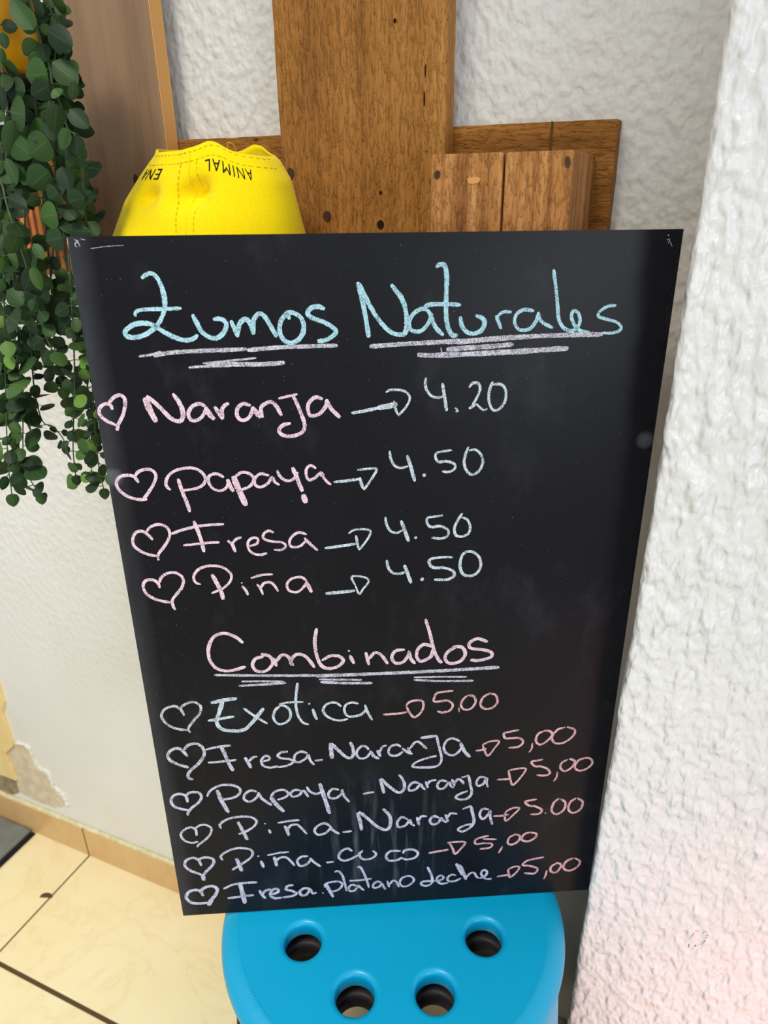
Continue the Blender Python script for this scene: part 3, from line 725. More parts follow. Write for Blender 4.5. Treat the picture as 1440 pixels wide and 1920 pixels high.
chalk('chalk_price', D_, 'i', 5.5, [[(540,752),(550,800),(580,832),(625,835),(662,820)],(6.5,[(648,782),(670,840),(690,895)]),(9,[(757,870)]),
 [(945,735),(880,735),(810,747),(802,775),(830,800),(890,800),(947,820),(952,850),(910,872),(830,872)],[(1040,695),(1005,722),(990,780),(1005,835),(1045,850),(1090,835),(1117,790),(1107,735),(1065,702),(1018,702)]], 'ice blue chalk price 4.50, lowest of the three')
# second heading
chalk('chalk_heading', E_, 'p', 6.5, [[(362,135),(330,110),(285,97),(245,115),(228,160),(235,205),(265,235),(310,242),(372,226)],[(440,187),(410,195),(398,220),(415,243),(450,242),(475,215),(465,187),(430,177)],
 [(480,192),(490,225)],[(488,208),(510,182),(535,187),(552,220),(545,205),(565,180),(595,182),(620,205),(637,230)],[(645,78),(638,130),(645,180),(662,220),(690,233),(725,226),(748,205),(735,187),(700,184),(665,202)],
 (5,[(770,165)]),[(773,182),(790,215)],[(835,170),(847,220)],[(847,197),(870,172),(895,182),(920,216)],[(985,160),(950,165),(935,190),(950,212),(980,207),(1000,180),(1002,168),(1008,195),(1025,215)],
 [(1095,150),(1060,140),(1035,160),(1032,190),(1050,205),(1085,187),(1095,155)],[(1065,42),(1080,90),(1095,150),(1110,190),(1128,212)],[(1185,150),(1155,165),(1140,190),(1155,212),(1195,207),(1218,180),(1207,152),(1170,148)],
 [(1305,130),(1265,118),(1235,135),(1240,155),(1285,160),(1320,172),(1315,190),(1270,202),(1238,200)]], 'pale pink chalk word Combinados')
chalk('chalk_underline', E_, 'u', 7, [(5.5,[(250,258),(400,260),(600,260),(800,256)]),[(640,262),(700,260),(900,252),(1100,243),(1350,228)],
 (4,[(355,283),(450,282),(520,283)]),(5,[(345,300),(450,294),(528,288)]),(4,[(655,275),(740,276),(820,277)]),(5.5,[(660,285),(750,289),(860,289)]),(3.5,[(1020,267),(1110,265),(1225,265)]),(4.5,[(1020,277),(1120,281),(1250,280)])], WU)
# combined juices
chalk('chalk_heart', E_, 'u', 5, [[(135,415),(120,390),(95,378),(60,390),(47,415),(65,445),(105,465),(145,470)],[(115,388),(140,370),(170,362),(197,378),(195,405),(170,435),(150,465),(158,480)]], LV)
chalk('chalk_word', K_, 'i', 5, [(7.5,[(62,192),(150,172),(257,157)]),(7.5,[(150,180),(125,260),(105,330),(140,385),(220,400),(310,392),(370,340),(430,265),(457,230)]),(6,[(40,325),(130,310),(238,292)]),
 [(305,230),(390,290),(487,348)],[(580,215),(545,245),(530,300),(560,345),(610,345),(655,305),(655,250),(620,215),(575,208)],[(712,40),(700,140),(700,220),(720,295),(755,340),(797,352)],(4,[(570,200),(650,187),(755,183)]),
 (5,[(800,197)]),(5.5,[(825,235),(840,280),(857,317)]),[(1040,220),(1000,190),(940,195),(905,235),(920,280),(980,315),(1040,322),(1090,310)],[(1170,197),(1120,188),(1075,205),(1062,250),(1090,290),(1150,290),(1200,270),(1222,240)],[(1217,205),(1237,260),(1272,320)]], 'white chalk word Exotica')
chalk('chalk_arrow', G_, 'r', 4.5, [[(175,238),(240,235),(310,225)],[(303,190),(330,165),(390,160),(402,190),(385,230),(350,254),(325,230),(306,193)]], RS)
chalk('chalk_price', G_, 'r', 4.5, [[(570,105),(520,110),(475,120),(460,162),(490,165),(540,160),(567,185),(550,215),(510,227),(480,220)],(3,[(600,200),(603,225)]),
 [(650,130),(620,160),(615,195),(640,212),(675,200),(695,165),(682,135),(648,130)],[(775,120),(740,140),(722,180),(742,205),(785,202),(817,170),(808,130),(768,118)]], 'rose pink chalk price 5,00 beside Exotica')
chalk('chalk_heart', F_, 'u', 6, [[(235,190),(210,160),(175,140),(130,155),(112,185),(130,215),(180,240),(242,258)],[(213,150),(240,120),(290,112),(330,140),(335,185),(300,235),(255,275),(237,305),(247,325),(272,332)]], LV)
chalk('chalk_word', F_, 'l', 5, [(5,[(345,150),(400,135),(500,122)]),(7,[(440,125),(465,180),(490,235),(515,280)]),[(360,228),(440,222),(535,210)],(6.5,[(585,195),(605,225),(625,262)]),[(605,225),(635,197),(662,190)],
 [(690,222),(735,210),(735,192),(710,187),(687,215),(700,247),(740,258),(792,250)],[(850,160),(810,165),(787,185),(810,200),(860,207),(885,222),(850,245),(790,257)],[(970,170),(930,160),(895,180),(890,215),(920,225),(960,202),(975,180),(988,215),(1012,242)],[(1015,215),(1065,210)]], 'lavender white chalk word Fresa')
chalk('chalk_word', L_, 'l', 5, [(8,[(95,110),(100,180),(110,250)]),(6.5,[(100,112),(170,180),(230,232),(275,245),(300,210),(295,150),(270,100)]),[(440,170),(410,140),(370,140),(335,180),(332,222),(370,250),(420,237),(455,192)],(6,[(450,180),(485,228),(532,252)]),
 (6,[(515,175),(545,232)]),[(532,200),(560,147),(600,130)],[(730,145),(690,125),(640,140),(615,185),(640,222),(700,220),(745,187)],(6,[(740,155),(785,192),(832,210)]),[(790,150),(815,205)],[(810,162),(850,107),(890,100),(925,130),(962,162)],
 (6,[(905,65),(975,55),(1050,45)]),[(1050,45),(1065,120),(1090,220),(1088,280),(1040,322),(900,330),(832,320),(870,280),(960,247),(1050,225)],[(1260,95),(1200,70),(1145,85),(1115,140),(1130,195),(1190,222),(1240,197),(1277,150)],(6.5,[(1262,105),(1300,185),(1350,238)])], 'lavender white chalk word Naranja')
chalk('chalk_arrow', G_, 'r', 4, [[(695,442),(730,438),(757,430)],[(733,410),(770,392),(827,388),(800,430),(765,470),(745,440),(735,410)]], RS)
chalk('chalk_price', G_, 'r', 4.5, [[(940,325),(890,335),(855,345),(862,372),(895,372),(945,372),(962,395),(935,420),(880,425)],(3.5,[(1015,400),(1010,430),(995,452)]),
 [(1080,330),(1045,350),(1035,390),(1060,408),(1100,385),(1127,350),(1107,330),(1073,332)],[(1200,310),(1155,325),(1125,365),(1140,398),(1190,397),(1242,360),(1252,325),(1208,308)]], 'rose pink chalk price 5,00')
chalk('chalk_heart', F_, 'l', 5.5, [[(235,472),(225,435),(190,420),(150,430),(133,460),(150,495),(195,512),(240,520)],[(220,435),(250,412),(300,412),(320,440),(300,475),(260,507),(240,530),(235,552)]], LV)
chalk('chalk_word', F_, 'l', 5, [[(355,437),(375,400),(430,370),(500,365),(552,385),(552,420),(510,445),(430,457)],(7.5,[(415,395),(440,455),(465,500),(487,535)]),[(660,407),(620,400),(585,425),(583,455),(620,467),(660,440),(672,410)],(6,[(668,412),(695,452),(752,490)]),
 (8,[(745,440),(775,480),(827,530)]),[(745,440),(770,407),(820,395),(852,415),(835,440),(785,457)],[(930,400),(895,395),(868,415),(880,437),(920,427),(945,400),(977,440)],[(965,375),(985,405),(1025,420),(1057,407)],(7.5,[(1045,355),(1070,430),(1090,490),(1107,542)]),
 [(1165,395),(1125,390),(1100,415),(1103,440),(1140,447),(1180,420),(1182,395),(1195,432),(1227,470)],[(1310,420),(1380,408)]], 'lavender white chalk word Papaya')
chalk('chalk_word', G_, 'l', 5, [(6.5,[(158,600),(170,645),(180,682)]),(6,[(163,598),(205,640),(260,677),(290,662),(295,630),(278,592),(262,577)]),[(380,625),(345,620),(320,645),(325,667),(360,657),(385,630),(395,645),(412,662)],
 [(415,615),(427,652)],[(425,632),(440,612),(475,607)],[(535,615),(500,610),(480,635),(490,657),(520,650),(545,620),(555,640),(572,652)],[(562,602),(578,642)],[(574,628),(595,602),(615,610),(630,630)],(4,[(615,592),(635,588),(655,578)]),
 [(655,580),(665,630),(673,680),(650,710),(610,717),(583,705),(600,688),(650,668)],[(755,595),(720,590),(700,620),(710,640),(740,627),(758,597),(757,620),(765,648)]], 'lavender white chalk word Naranja, middle of its three rows')
chalk('chalk_arrow', G_, 'r', 4, [[(815,605),(850,603),(890,600)],[(878,555),(920,545),(977,543),(950,590),(905,634),(890,600),(880,553)]], RS)
chalk('chalk_price', G_, 'r', 4.5, [[(1075,490),(1040,498),(1008,505),(1030,530),(1060,530),(1100,545),(1112,570),(1080,582),(1038,578)],(3.5,[(1155,560),(1150,590),(1133,615)]),[(1215,490),(1180,510),(1173,540),(1200,557),(1240,530),(1252,500),(1222,487)],[(1310,482),(1270,500),(1253,535),(1280,555),(1325,540),(1352,510),(1337,485),(1300,482)]], RS)
chalk('chalk_heart', F_, 'l', 4.5, [[(290,677),(285,640),(255,625),(215,640),(193,670),(215,705),(260,720),(300,712)],[(273,640),(305,615),(345,610),(380,630),(375,665),(345,700),(305,730),(293,747)]], LV)
chalk('chalk_word', F_, 'l', 5, [[(440,632),(435,605),(480,575),(550,560),(620,562),(657,585),(645,615),(600,647),(548,667)],(6.5,[(543,590),(570,640),(602,702)]),(4.5,[(710,602)]),(5,[(733,638),(745,662)]),(5,[(788,598),(850,587),(922,580)]),(6,[(830,615),(845,642),(857,677)]),[(845,642),(870,612),(910,610),(940,637),(967,666)],
 [(1110,617),(1075,600),(1035,615),(1013,645),(1035,670),(1080,660),(1115,627)],[(1105,615),(1130,645),(1167,666)],[(1185,655),(1242,648)]], 'lavender white chalk word Piña above Piña-coco')
chalk('chalk_word', G_, 'l', 5, [(6.5,[(30,790),(45,840),(55,890)]),(6.5,[(38,785),(85,820),(140,867),(190,887),(215,860),(212,810),(175,768)]),[(315,830),(280,815),(255,845),(263,872),(300,862),(325,832),(332,850),(352,866)],[(365,815),(377,860)],[(372,837),(390,812),(422,812)],
 [(490,820),(460,810),(438,835),(455,857),(485,847),(502,820),(512,835),(532,846)],[(525,800),(540,842)],[(535,822),(555,795),(592,798)],(4.5,[(622,770),(645,762),(668,752)]),(6,[(668,752),(680,800),(685,845),(660,880)]),[(660,880),(620,897),(596,885),(620,868),(672,852)],[(770,772),(735,770),(718,800),(735,827),(765,802),(777,780),(777,810),(788,857)]], 'lavender white chalk word Naranja, lowest of its rows')
chalk('chalk_arrow', G_, 'r', 4, [[(795,810),(840,808),(882,800)],[(863,785),(905,765),(942,765),(910,800),(866,837),(860,805),(866,785)]], RS)
chalk('chalk_price', G_, 'r', 4.5, [[(1040,715),(1000,722),(973,730),(998,752),(1030,755),(1067,775),(1050,797),(1003,800)],(4,[(1088,793)]),[(1165,710),(1135,735),(1123,780),(1150,800),(1190,775),(1200,735),(1172,712)],[(1260,708),(1225,735),(1218,775),(1245,792),(1285,770),(1297,730),(1267,708)]], 'rose pink chalk price 5.00')
chalk('chalk_heart', F_, 'l', 5.5, [[(320,862),(300,825),(265,812),(225,830),(218,860),(250,890),(310,912),(335,927)],[(300,830),(325,812),(370,812),(397,830),(385,860),(350,895),(328,927)],(8,[(328,915),(335,952)])], LV)
chalk('chalk_word', F_, 'l', 5, [[(450,827),(440,800),(490,767),(555,752),(620,762),(634,790),(605,825),(508,887)],(7.5,[(533,815),(550,850),(567,895)]),(5,[(670,802)]),(5.5,[(685,830),(702,872)]),(4.5,[(723,797),(790,783),(857,775)]),(6,[(765,805),(775,835),(782,864)]),[(775,835),(800,812),(840,810),(870,835),(892,862)],
 [(975,802),(935,805),(908,830),(925,862),(965,852),(992,820)],[(985,812),(1012,840),(1052,866)],[(1085,842),(1132,835)]], 'lavender white chalk word Piña on the Piña-coco row')
chalk('chalk_word', F_, 'l', 5, [[(1245,772),(1215,755),(1175,775),(1163,810),(1195,830),(1240,817),(1282,795)],[(1310,767),(1288,790),(1310,820),(1360,817),(1392,790),(1370,768)],
 [(1464,712 + 0),(1418,716),(1392,745),(1408,770),(1452,770),(1490,752)] if False else [(1543,770),(1480,772),(1452,800),(1470,828),(1520,826),(1552,808)],[(1556,786),(1570,765),(1620,762),(1648,783),(1628,812),(1575,822),(1546,810)]], 'lavender white chalk word coco')
chalk('chalk_arrow', G_, 'r', 4.5, [[(430,1018),(490,1007),(543,998)],[(535,960),(590,955),(637,958),(610,995),(580,1022),(565,990),(548,962)]], RS)
chalk('chalk_price', G_, 'r', 4.5, [[(770,920),(725,930),(693,945),(698,967),(745,962),(787,967),(775,987),(718,995)],(4,[(735,938),(812,940)]),(3.5,[(845,980),(835,1000),(823,1018)]),[(920,912),(885,930),(876,960),(900,970),(935,950),(944,922),(912,910)],[(1005,900),(970,910),(953,940),(985,952),(1025,935),(1037,910),(1000,900)]], RS)
chalk('chalk_heart', F_, 'l', 6.5, [[(332,1047),(310,1015),(270,1010),(235,1030),(228,1060),(260,1087),(310,1092),(358,1087)],[(310,1020),(340,995),(385,985),(417,1005),(405,1040),(375,1077)],(9,[(385,1062),(363,1105)])], LV)
chalk('chalk_word', F_, 'l', 5.5, [(5.5,[(455,1002),(520,975),(600,965),(662,962)]),(8,[(555,970),(570,1020),(587,1092)]),[(480,1060),(560,1050),(642,1040)],(6,[(675,1010),(690,1035),(712,1062)]),[(695,1035),(715,1012),(747,1005)],
 [(750,1037),(790,1022),(785,1002),(755,1010),(743,1040),(770,1060),(815,1055)],[(885,980),(850,985),(838,1005),(875,1015),(902,1030),(880,1045),(818,1055)],[(985,1000),(950,1000),(923,1020),(935,1042),(965,1037),(987,1005),(1002,1030),(1027,1025)]], 'lavender white chalk word Fresa on the lowest row')
chalk('chalk_word', H_, 'l', 4.5, [(4,[(62,255)]),(6,[(85,190),(110,235),(140,287)]),[(80,217),(80,190),(120,175),(180,170),(207,190),(190,222),(150,242),(103,247)],[(148,100),(175,92),(205,120),(225,180),(240,242)],[(318,205),(280,195),(255,217),(265,242),(300,237),(325,207)],[(325,195),(345,217),(372,237)],
 [(318,65),(340,60),(365,100),(390,160),(407,217)],[(260,165),(340,160),(427,148)],[(505,182),(470,170),(438,195),(445,217),(480,212),(505,187),(515,205),(532,230)],[(543,165),(560,212)],[(560,195),(585,165),(612,170),(632,212)],[(690,130),(655,145),(638,180),(660,207),(700,202),(737,175),(742,150),(715,130),(678,132)]], 'lavender white chalk word platano')
chalk('chalk_word', H_, 'l', 4.5, [(5.5,[(845,60),(870,110),(882,150),(880,182)]),[(880,182),(845,202),(803,197),(803,175),(840,168),(900,167)],[(900,167),(945,160),(967,140),(945,125),(920,140),(918,167),(950,187),(1000,180)],[(1060,125),(1030,118),(998,140),(1003,167),(1050,167),(1097,145)],
 (7,[(1062,35),(1085,75),(1112,122)]),(6,[(1085,45),(1112,95),(1135,157)]),[(1137,142),(1165,110),(1195,105),(1215,135),(1237,147)],[(1237,147),(1282,125),(1292,95),(1265,85),(1248,110),(1270,142),(1300,152),(1328,148)]], 'lavender white chalk word leche')
chalk('chalk_arrow', G_, 'r', 4, [[(815,1150),(860,1143),(892,1140)],[(878,1110),(910,1095),(942,1097),(920,1130),(888,1154),(880,1130),(878,1108)]], RS)
chalk('chalk_price', G_, 'r', 4.5, [[(1080,1040),(1030,1050),(983,1062),(960,1085),(1000,1090),(1042,1105),(1025,1132),(968,1130)],(3.5,[(1095,1115),(1090,1140),(1078,1164)]),[(1150,1075),(1120,1095),(1118,1120),(1145,1127),(1170,1102),(1174,1080),(1146,1072)],[(1245,1045),(1205,1065),(1188,1100),(1220,1117),(1265,1097),(1282,1065),(1252,1045)]], RS)

chalk('chalk_smudge', (0, 0, 1), 'u', 1.6, [[(139,449),(145,452),(150,462)],[(147,450),(140,459),(146,464)],[(152,448),(160,450)],(1,[(170,466),(200,462),(232,460)])])
chalk('chalk_smudge', (0, 0, 1), 'u', 2.0, [[(1252,440),(1254,442)],[(1250,450),(1256,448),(1253,456)],(1,[(1256,452),(1260,462)])])

# ------------------------------------------------------------------ yellow cap, upside down
CY = 0.502
capL = [(1.13, -0.3985), (1.119, -0.404), (1.105, -0.4195), (1.086, -0.4375), (1.0575, -0.454), (1.03, -0.459), (1.00, -0.446), (0.985, -0.42)]
capR = [(1.13, -0.318), (1.119, -0.305), (1.105, -0.2965), (1.086, -0.2925), (1.0575, -0.2865), (1.03, -0.285), (1.00, -0.300), (0.985, -0.33)]
def lin(tab, z):
    if z >= tab[0][0]: return tab[0][1]
    for (z0, x0), (z1, x1) in zip(tab, tab[1:]):
        if z >= z1: return x1 + (x0 - x1)*(z - z1)/(z0 - z1)
    return tab[-1][1]
def rim_z(th):                       # height of the hem: dips at the left, humps in the middle
    x = math.cos(th); front = -math.sin(th)
    return 1.1175 + 0.0035*math.exp(-((x-0.30)/0.24)**2)*1.6 + 0.003*math.exp(-((x+0.95)/0.12)**2) - 0.0075*max(0, x-0.45) - 0.001
def cap_pt(th, t, off=0.0):
    """th angle (0 right, -pi/2 towards camera), t 0 at hem .. 1 at crown bottom"""
    zt0 = rim_z(th); z = zt0 + (0.985 - zt0)*t
    zs = 1.1225 + (0.985 - 1.1225)*t
    xl, xr = lin(capL, zs), lin(capR, zs); cx_ = (xl + xr)/2; hx = (xr - xl)/2; hy = 0.052*(0.62 + 0.45*min(1, t*1.6))
    if t > 0.85: k = math.sqrt(max(0.0, 1 - ((t - 0.85)/0.15)**2)); hx *= max(k, 0.02); hy *= max(k, 0.02)
    c, s = math.cos(th), math.sin(th); e = 0.82
    x = hx*math.copysign(abs(c)**e, c); y = hy*math.copysign(abs(s)**e, s)
    # dents beside the seam and soft folds
    d = 0.0
    if s < 0:
        for (dx, dt, a, sx, st) in ((-0.38, 0.235, 0.013, 0.13, 0.06), (0.15, 0.24, 0.016, 0.13, 0.065)):
            d += a*math.exp(-((c - dx)/sx)**2 - ((t - dt)/st)**2)
        d -= 0.0035*math.exp(-((c - 0.0)/0.10)**2)*max(0, 1 - t*1.2)
        d += 0.0015*math.sin(c*7 + t*3)*t
    y += d
    p = Vector((cx_ + x, CY + y + 0.004*(1-t), z))
    if off:
        q = Vector((c*0.4, s, 0.15)).normalized(); p = p + q*off
    return p
NT, NV = 96, 44
ct = empty('cap', (-0.37, CY, 0.985), 'yellow cotton cap with black lettering, turned upside down behind the chalkboard', 'cap')
V, F = [], []
for j in range(NV + 1):
    for i in range(NT): V.append(cap_pt(2*math.pi*i/NT, j/NV))
for j in range(NV):
    for i in range(NT): F.append((j*NT+i, j*NT+(i+1) % NT, (j+1)*NT+(i+1) % NT, (j+1)*NT+i))
F.append(tuple(NV*NT + i for i in range(NT)))
# inner lining: turned-in hem
n0 = len(V)
for j in range(8):
    for i in range(NT):
        p = cap_pt(2*math.pi*i/NT, j/NV*1.0); cxy = Vector((-0.36, CY + 0.003, p.z)); V.append(p.lerp(cxy, 0.045) + Vector((0, 0, 0.0004 if j == 0 else 0)))
for i in range(NT): F.append((i, n0 + i, n0 + (i+1) % NT, (i+1) % NT))
for j in range(7):
    for i in range(NT): F.append((n0+j*NT+i, n0+(j+1)*NT+i, n0+(j+1)*NT+(i+1) % NT, n0+j*NT+(i+1) % NT))
fixn(mk('crown', V, F, M_CAP, ct, smooth=True))
def stitch(pts, r=0.00028, dash=4):
    parts = []; P = spline(pts, 0.0008); i = 0
    while i + dash - 1 < len(P):
        parts.append(tube(P[i:i+dash], r, 4)); i += dash + 1
    return join(*parts)
ths = lambda a, b, n: [a + (b - a)*k/n for k in range(n + 1)]
hem1 = [cap_pt(a, 0.065, 0.0001) for a in ths(-math.pi*0.995, -0.005, 50)]; hem2 = [cap_pt(a, 0.018, 0.0001) for a in ths(-math.pi*0.995, -0.005, 50)]
V, F = join(stitch(hem1), stitch(hem2)); mk('hem_stitching', V, F, M_STITCH, ct)
TS = -1.56
sm = []
for dth in (-0.075, 0.075): sm.append(stitch([cap_pt(TS + dth + 0.26*t, t, 0.00015) for t in ths(0.07, 0.8, 20)]))
V, F = join(*sm); mk('seam_stitching', V, F, M_STITCH, ct)
seam = []
for dth in (-0.03,): seam.append(tube([cap_pt(TS + 0.26*t, t, -0.0002) for t in ths(0.0, 0.85, 24)], 0.0007, 5))
V, F = join(*seam); mk('crown_seam', V, F, M_CAP, ct, smooth=True)
lp = [cap_pt(-0.95, 0.0), cap_pt(-0.95, 0.0) + Vector((0.001, -0.001, 0.004)), cap_pt(-0.9, 0.0) + Vector((0.003, 0, 0.003)), cap_pt(-0.8, 0.0)]
V, F = tube(spline(lp, 0.0006), 0.0003, 5); mk('loose_thread', V, F, M_STITCH, ct)
def text_on_cap(s, th0, th1, t_top, t_bot, name, label):
    """letters run from th0 (first letter) to th1, upside down: feet at t_top (hem side)"""
    fc = bpy.data.curves.new('letters', 'FONT'); fc.body = s; fc.size = 1.0; fc.fill_mode = 'FRONT'; fc.resolution_u = 3
    fc.space_character = 1.22; fc.offset = 0.0
    ob = bpy.data.objects.new('letters', fc); C.objects.link(ob)
    dg = bpy.context.evaluated_depsgraph_get(); me = bpy.data.meshes.new_from_object(ob.evaluated_get(dg))
    bm = bmesh.new(); bm.from_mesh(me); bmesh.ops.triangulate(bm, faces=bm.faces)
    for _ in range(2): bmesh.ops.subdivide_edges(bm, edges=[e for e in bm.edges if e.calc_length() > 0.12], cuts=1)
    bmesh.ops.triangulate(bm, faces=bm.faces)
    xs = [v.co.x for v in bm.verts]; ysv = [v.co.y for v in bm.verts]; x0, x1, y0, y1 = min(xs), max(xs), min(ysv), max(ysv)
    bm.verts.index_update(); V = []
    for v in bm.verts:
        a = (v.co.x - x0)/(x1 - x0); b = (v.co.y - y0)/(y1 - y0)
        V.append(cap_pt(th0 + (th1 - th0)*a, t_top + (t_bot - t_top)*b, 0.0003))
    F = [tuple(q.index for q in f.verts) for f in bm.faces]; bm.free()
    bpy.data.objects.remove(ob); bpy.data.curves.remove(fc); bpy.data.meshes.remove(me)
    tag(mk(name, V, F, M_PRINT, ct), label)
text_on_cap('ANIMAL', -0.66, -1.36, 0.083, 0.140, 'printed_word', 'black letters ANIMAL')
text_on_cap('ENA', -1.92, -2.45, 0.085, 0.140, 'printed_word', 'black letters ENA')

# ------------------------------------------------------------------ trailing plant
tp = empty('trailing_plant', at(-50, 145, 0.46), 'dark green artificial trailing vine in a mustard yellow pot at the left edge', 'plant')
pc = at(-48, 60, 0.46); ztop = at(0, -60, 0.46).z; zbot = at(10, 143, 0.46).z; rp = at(37, 60, 0.46).x - pc.x
prof = [(rp*0.80, zbot), (rp*0.86, zbot + 0.004), (rp*0.96, zbot + 0.02), (rp*1.0, zbot + 0.05), (rp*1.0, ztop), (rp*0.93, ztop), (rp*0.93, zbot + 0.03), (rp*0.0, zbot + 0.03)]
V, F = lathe(prof, pc.x, pc.y, 48); V, F = list(V), list(F); F.append(tuple(range(47, -1, -1)))
pot = fixn(mk('pot', V, F, M_POT, tp, smooth=True)); tag(pot, 'mustard yellow glazed pot')
br = empty('wall_bracket', (pc.x, YW, zbot - 0.012), 'dark iron wall bracket under the mustard yellow pot', 'bracket')
V, F = lathe([(0, zbot - 0.003), (rp*0.95, zbot - 0.003), (rp*0.95, zbot - 0.0005), (0, zbot - 0.0005)], pc.x, pc.y, 40); fixn(mk('saucer_plate', V, F, M_IRON, br))
wx = pc.x - 0.21
V, F = boxes([(wx - 0.012, wx + 0.012, YW - 0.004, YW - 0.0002, zbot - 0.03, zbot + 0.03)])
for q in [(pc.x, pc.y), ]:
    n = len(V); a = Vector((wx - pc.x, YW - pc.y, 0)).normalized(); b = Vector((-a.y, a.x, 0))*0.012; p0 = Vector((pc.x, pc.y, 0)); p1 = Vector((wx, YW - 0.002, 0))
    V += [tuple(p + k*b + Vector((0, 0, z))) for z in (zbot - 0.009, zbot - 0.003) for p, k in ((p0, -1), (p0, 1), (p1, 1), (p1, -1))]
    F += [tuple(i + n for i in f) for f in BOXF]
bevel(fixn(mk('bracket_arm', V, F, M_IRON, br)), 0.0008)

VIEW = lambda p: (CAM - p).normalized()
def leaf(base, tip, width, tilt=0.0, cup=0.25, roll=0.0):
    """round cupped leaf from base to tip (world points); returns verts, faces, uvs"""
    ax = tip - base; L = ax.length; ax = ax.normalized()
    nrm = VIEW(base); nrm = (nrm - ax*nrm.dot(ax)).normalized(); sd = ax.cross(nrm).normalized()
    q = Matrix.Rotation(roll, 3, ax); nrm = q @ nrm; sd = q @ sd
    q = Matrix.Rotation(tilt, 3, sd); ax = q @ ax; nrm = q @ nrm
    nu, nv = 9, 6; V, F, U = [], [], []
    for i in range(nu + 1):
        u = i/nu
        wd = width*0.5*(max(0.0, math.sin(math.pi*(u**0.82)))**0.62)
        if u > 0.93: wd *= 0.8
        for j in range(nv + 1):
            v = j/nv*2 - 1
            notch = -0.05*L*(1 - abs(v))**2 if i == nu else 0
            bend = -cup*L*0.55*(u - 0.35)**2
            V.append(base + ax*(u*L + notch) + sd*(v*wd) + nrm*(bend - cup*wd*0.9*(abs(v)**1.6) + cup*0.12*L))
            U.append((u, j/nv))
    for i in range(nu):
        for j in range(nv): F.append((i*(nv+1)+j, i*(nv+1)+j+1, (i+1)*(nv+1)+j+1, (i+1)*(nv+1)+j))
    return V, F, U
HAND = {  # hand placed big leaves: (base px, tip px, width px)
 0: [((62,57),(20,-4),44),((88,57),(136,86),40),((90,138),(47,142),42),((98,116),(143,153),42),((92,160),(60,178),28),((112,180),(100,168),26),((134,186),(141,150),20),((106,194),(101,251),40),((131,204),(165,238),34)],
 1: [((92,262),(56,290),42),((118,254),(126,297),30),((88,240),(52,248),30),((92,320),(57,348),38),((115,312),(131,358),36),((108,402),(72,406),36),((118,445),(79,453),32),((110,360),(92,372),30),((128,378),(160,370),30),((122,395),(142,412),24),((124,430),(165,436),22)],
 2: [((12,296),(32,346),24),((14,368),(50,388),24),((62,457),(84,487),22),((34,438),(16,480),28),((62,505),(44,548),26),((60,500),(78,545),24)],
 6: [((26,224),(14,288),34),((2,160),(8,212),18),((2,120),(4,90),20),((4,60),(10,92),24)],
}
STR = [
 ([(45,-30),(65,40),(80,90),(92,120),(100,165),(115,200),(127,240),(142,252)], 0.425, 0, (30,42), 26),
 ([(92,180),(97,255),(103,310),(110,370),(118,420),(124,445),(132,520),(137,620),(140,700),(139,760),(137,840),(142,890)], 0.44, 1, (34,21), 20),
 ([(-20,300),(2,340),(12,380),(30,440),(50,500),(68,565),(82,620),(97,655)], 0.43, 2, (34,28), 23),
 ([(20,420),(25,500),(27,560),(35,640),(34,700),(42,760),(43,830),(42,870)], 0.46, 3, (34,26), 20),
 ([(55,480),(56,600),(60,680),(66,740),(80,790),(100,800),(118,822),(122,835)], 0.47, 4, (32,18), 20),
 ([(140,250),(155,330),(160,400),(162,450),(166,600),(172,700),(178,800),(186,880),(194,915)], 0.45, 5, (32,22), 19),
 ([(-10,20),(6,150),(14,230),(8,400),(8,550),(10,700),(14,850),(22,925)], 0.44, 6, (40,26), 21),
 ([(10,660),(22,740),(28,810),(42,870),(60,905),(76,925)], 0.45, 7, (30,22), 17),
 ([(66,170),(75,300),(85,420),(95,520),(100,600),(105,680),(118,725)], 0.485, 8, (36,26), 20),
 ([(36,150),(42,260),(46,400),(50,520),(30,620),(20,740)], 0.49, 9, (36,28), 22),
 ([(120,480),(150,560),(158,640),(165,740),(168,830),(172,890)], 0.47, 10, (28,20), 18),
 ([(105,140),(120,260),(140,330),(150,390),(170,420)], 0.50, 11, (34,30), 18),
 ([(80,-20),(98,30),(104,90),(98,160),(104,240),(122,300),(148,360)], 0.50, 12, (38,30), 15),
 ([(70,-20),(92,20),(100,60),(96,110)], 0.53, 18, (36,34), 11),
 ([(60,60),(70,130),(60,200),(48,270),(62,300)], 0.52, 13, (40,34), 14),
 ([(30,130),(22,200),(30,270),(18,330),(14,420),(10,500)], 0.515, 14, (40,34), 15),
 ([(110,60),(122,150),(128,220),(138,300),(160,350),(172,440)], 0.525, 15, (34,28), 16),
 ([(10,400),(20,460),(40,520),(60,560),(110,600)], 0.50, 16, (32,30), 18),
 ([(100,460),(92,540),(70,600),(60,660)], 0.51, 17, (32,26), 20),
]
rnd = random.Random(11)
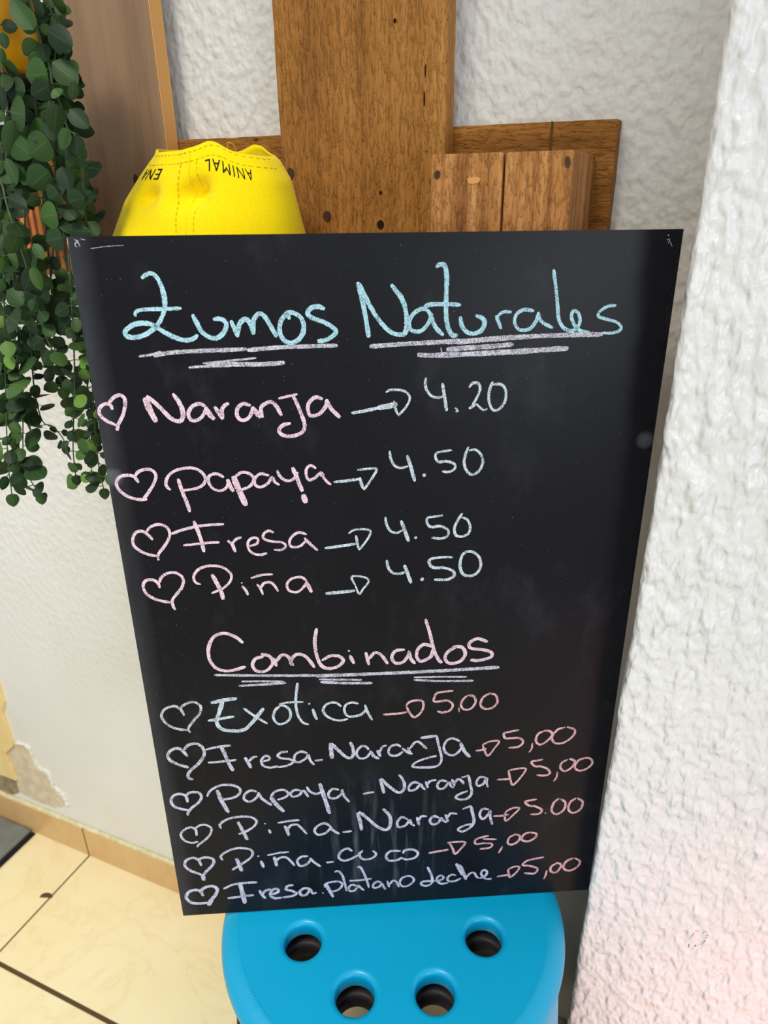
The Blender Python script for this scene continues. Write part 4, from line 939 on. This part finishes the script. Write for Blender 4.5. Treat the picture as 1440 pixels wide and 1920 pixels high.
for (poly, yp, idx, (l0, l1), step) in STR:
    pts2 = spline([Vector(q) for q in poly], 4.0)
    y_of = lambda py: yp + 0.006*math.sin(py*0.02 + idx)
    W = [at(q.x, q.y, y_of(q.y)) for q in pts2]
    V, F, U = [], [], []; pV, pF = [], []
    def addleaf(bp_, tp_, wpx, y, tilt=0.0, cup=0.22, roll=0.0, dy=0.0):
        b = at(bp_[0], bp_[1], y); tt = at(tp_[0], tp_[1], y + dy)
        pxm = (tt - b).length/max(1e-6, math.hypot(tp_[0]-bp_[0], tp_[1]-bp_[1]))
        v, f, u = leaf(b, tt, wpx*pxm, tilt, cup, roll); n = len(V)
        V.extend(v); F.extend(tuple(k + n for k in q) for q in f); U.extend(u); return b
    hand = HAND.get(idx, [])
    for (b, tpx, wpx) in hand: addleaf(b, tpx, wpx, yp - 0.012 + rnd.uniform(-.004, .004), rnd.uniform(-.15, .15), 0.22, rnd.uniform(-.25, .25))
    acc = 0; side = 1
    for i in range(1, len(pts2)):
        acc += (pts2[i] - pts2[i-1]).length
        if acc < step: continue
        acc = rnd.uniform(-3, 3); q = pts2[i]; frac = i/len(pts2)
        for s in (side, -side):
            if rnd.random() < 0.14: continue
            if (26 < q.x < 92 and 318 < q.y < 470) or (34 < q.x < 132 and 440 < q.y < 512):       # the block shows through here
                if rnd.random() < 0.72: continue
            base_len = (l0 + (l1 - l0)*frac)*rnd.uniform(0.78, 1.15)
            # hand placed leaves keep their room
            if any(math.hypot(q.x - (h[0][0]+h[1][0])/2, q.y - (h[0][1]+h[1][1])/2) < 16 for h in hand) and rnd.random() < 0.55: continue
            ang = math.radians(rnd.uniform(5, 85)); dx = s*math.cos(ang); dy_ = math.sin(ang)
            pet = rnd.uniform(4, 11); b = (q.x + dx*pet, q.y + dy_*pet*0.5); t_ = (b[0] + dx*base_len, b[1] + dy_*base_len)
            y = y_of(q.y); ddy = rnd.uniform(-0.010, 0.006)
            bw = addleaf(b, t_, base_len*rnd.uniform(0.68, 0.9), y + ddy*0.4, rnd.uniform(-.35, .35), rnd.uniform(.12, .35), rnd.uniform(-.8, .8), ddy)
            v, f = tube([W[i], bw], 0.00045, 4); n = len(pV); pV.extend(v); pF.extend(tuple(k + n for k in g) for g in f)
        side = -side
    # last leaf at the end of the strand
    e = pts2[-1]; addleaf((e.x, e.y), (e.x + 4, e.y + l1), l1*0.8, yp)
    stem = mk('vine', *join(tube(W, [0.0011 - 0.0006*i/len(W) for i in range(len(W))], 6), (pV, pF)), M_STEM, tp, smooth=True)
    mk('leaves', V, F, M_LEAF, stem, smooth=True, uvs=U)
# strands run up over the rim of the pot
for k, (x, y) in enumerate([(45, 0.425), (66, 0.485), (-10, 0.44), (36, 0.49)]):
    a = at(x, (-30, 170, 20, 150)[k], y); rimp = Vector((pc.x + rp*0.96*math.cos(-0.9 + k*0.6), pc.y + rp*0.96*math.sin(-0.9 + k*0.6), ztop + 0.002))
    mid = Vector((rimp.x*0.4 + a.x*0.6, rimp.y*0.4 + a.y*0.6, max(a.z, rimp.z) + 0.004)); inn = Vector((pc.x, pc.y, zbot + 0.03))
    pts = spline([a, mid, rimp + Vector((0, 0, 0.003)), inn], 0.006)
    mk('vine', *tube(pts, 0.0011, 6), M_STEM, tp, smooth=True)
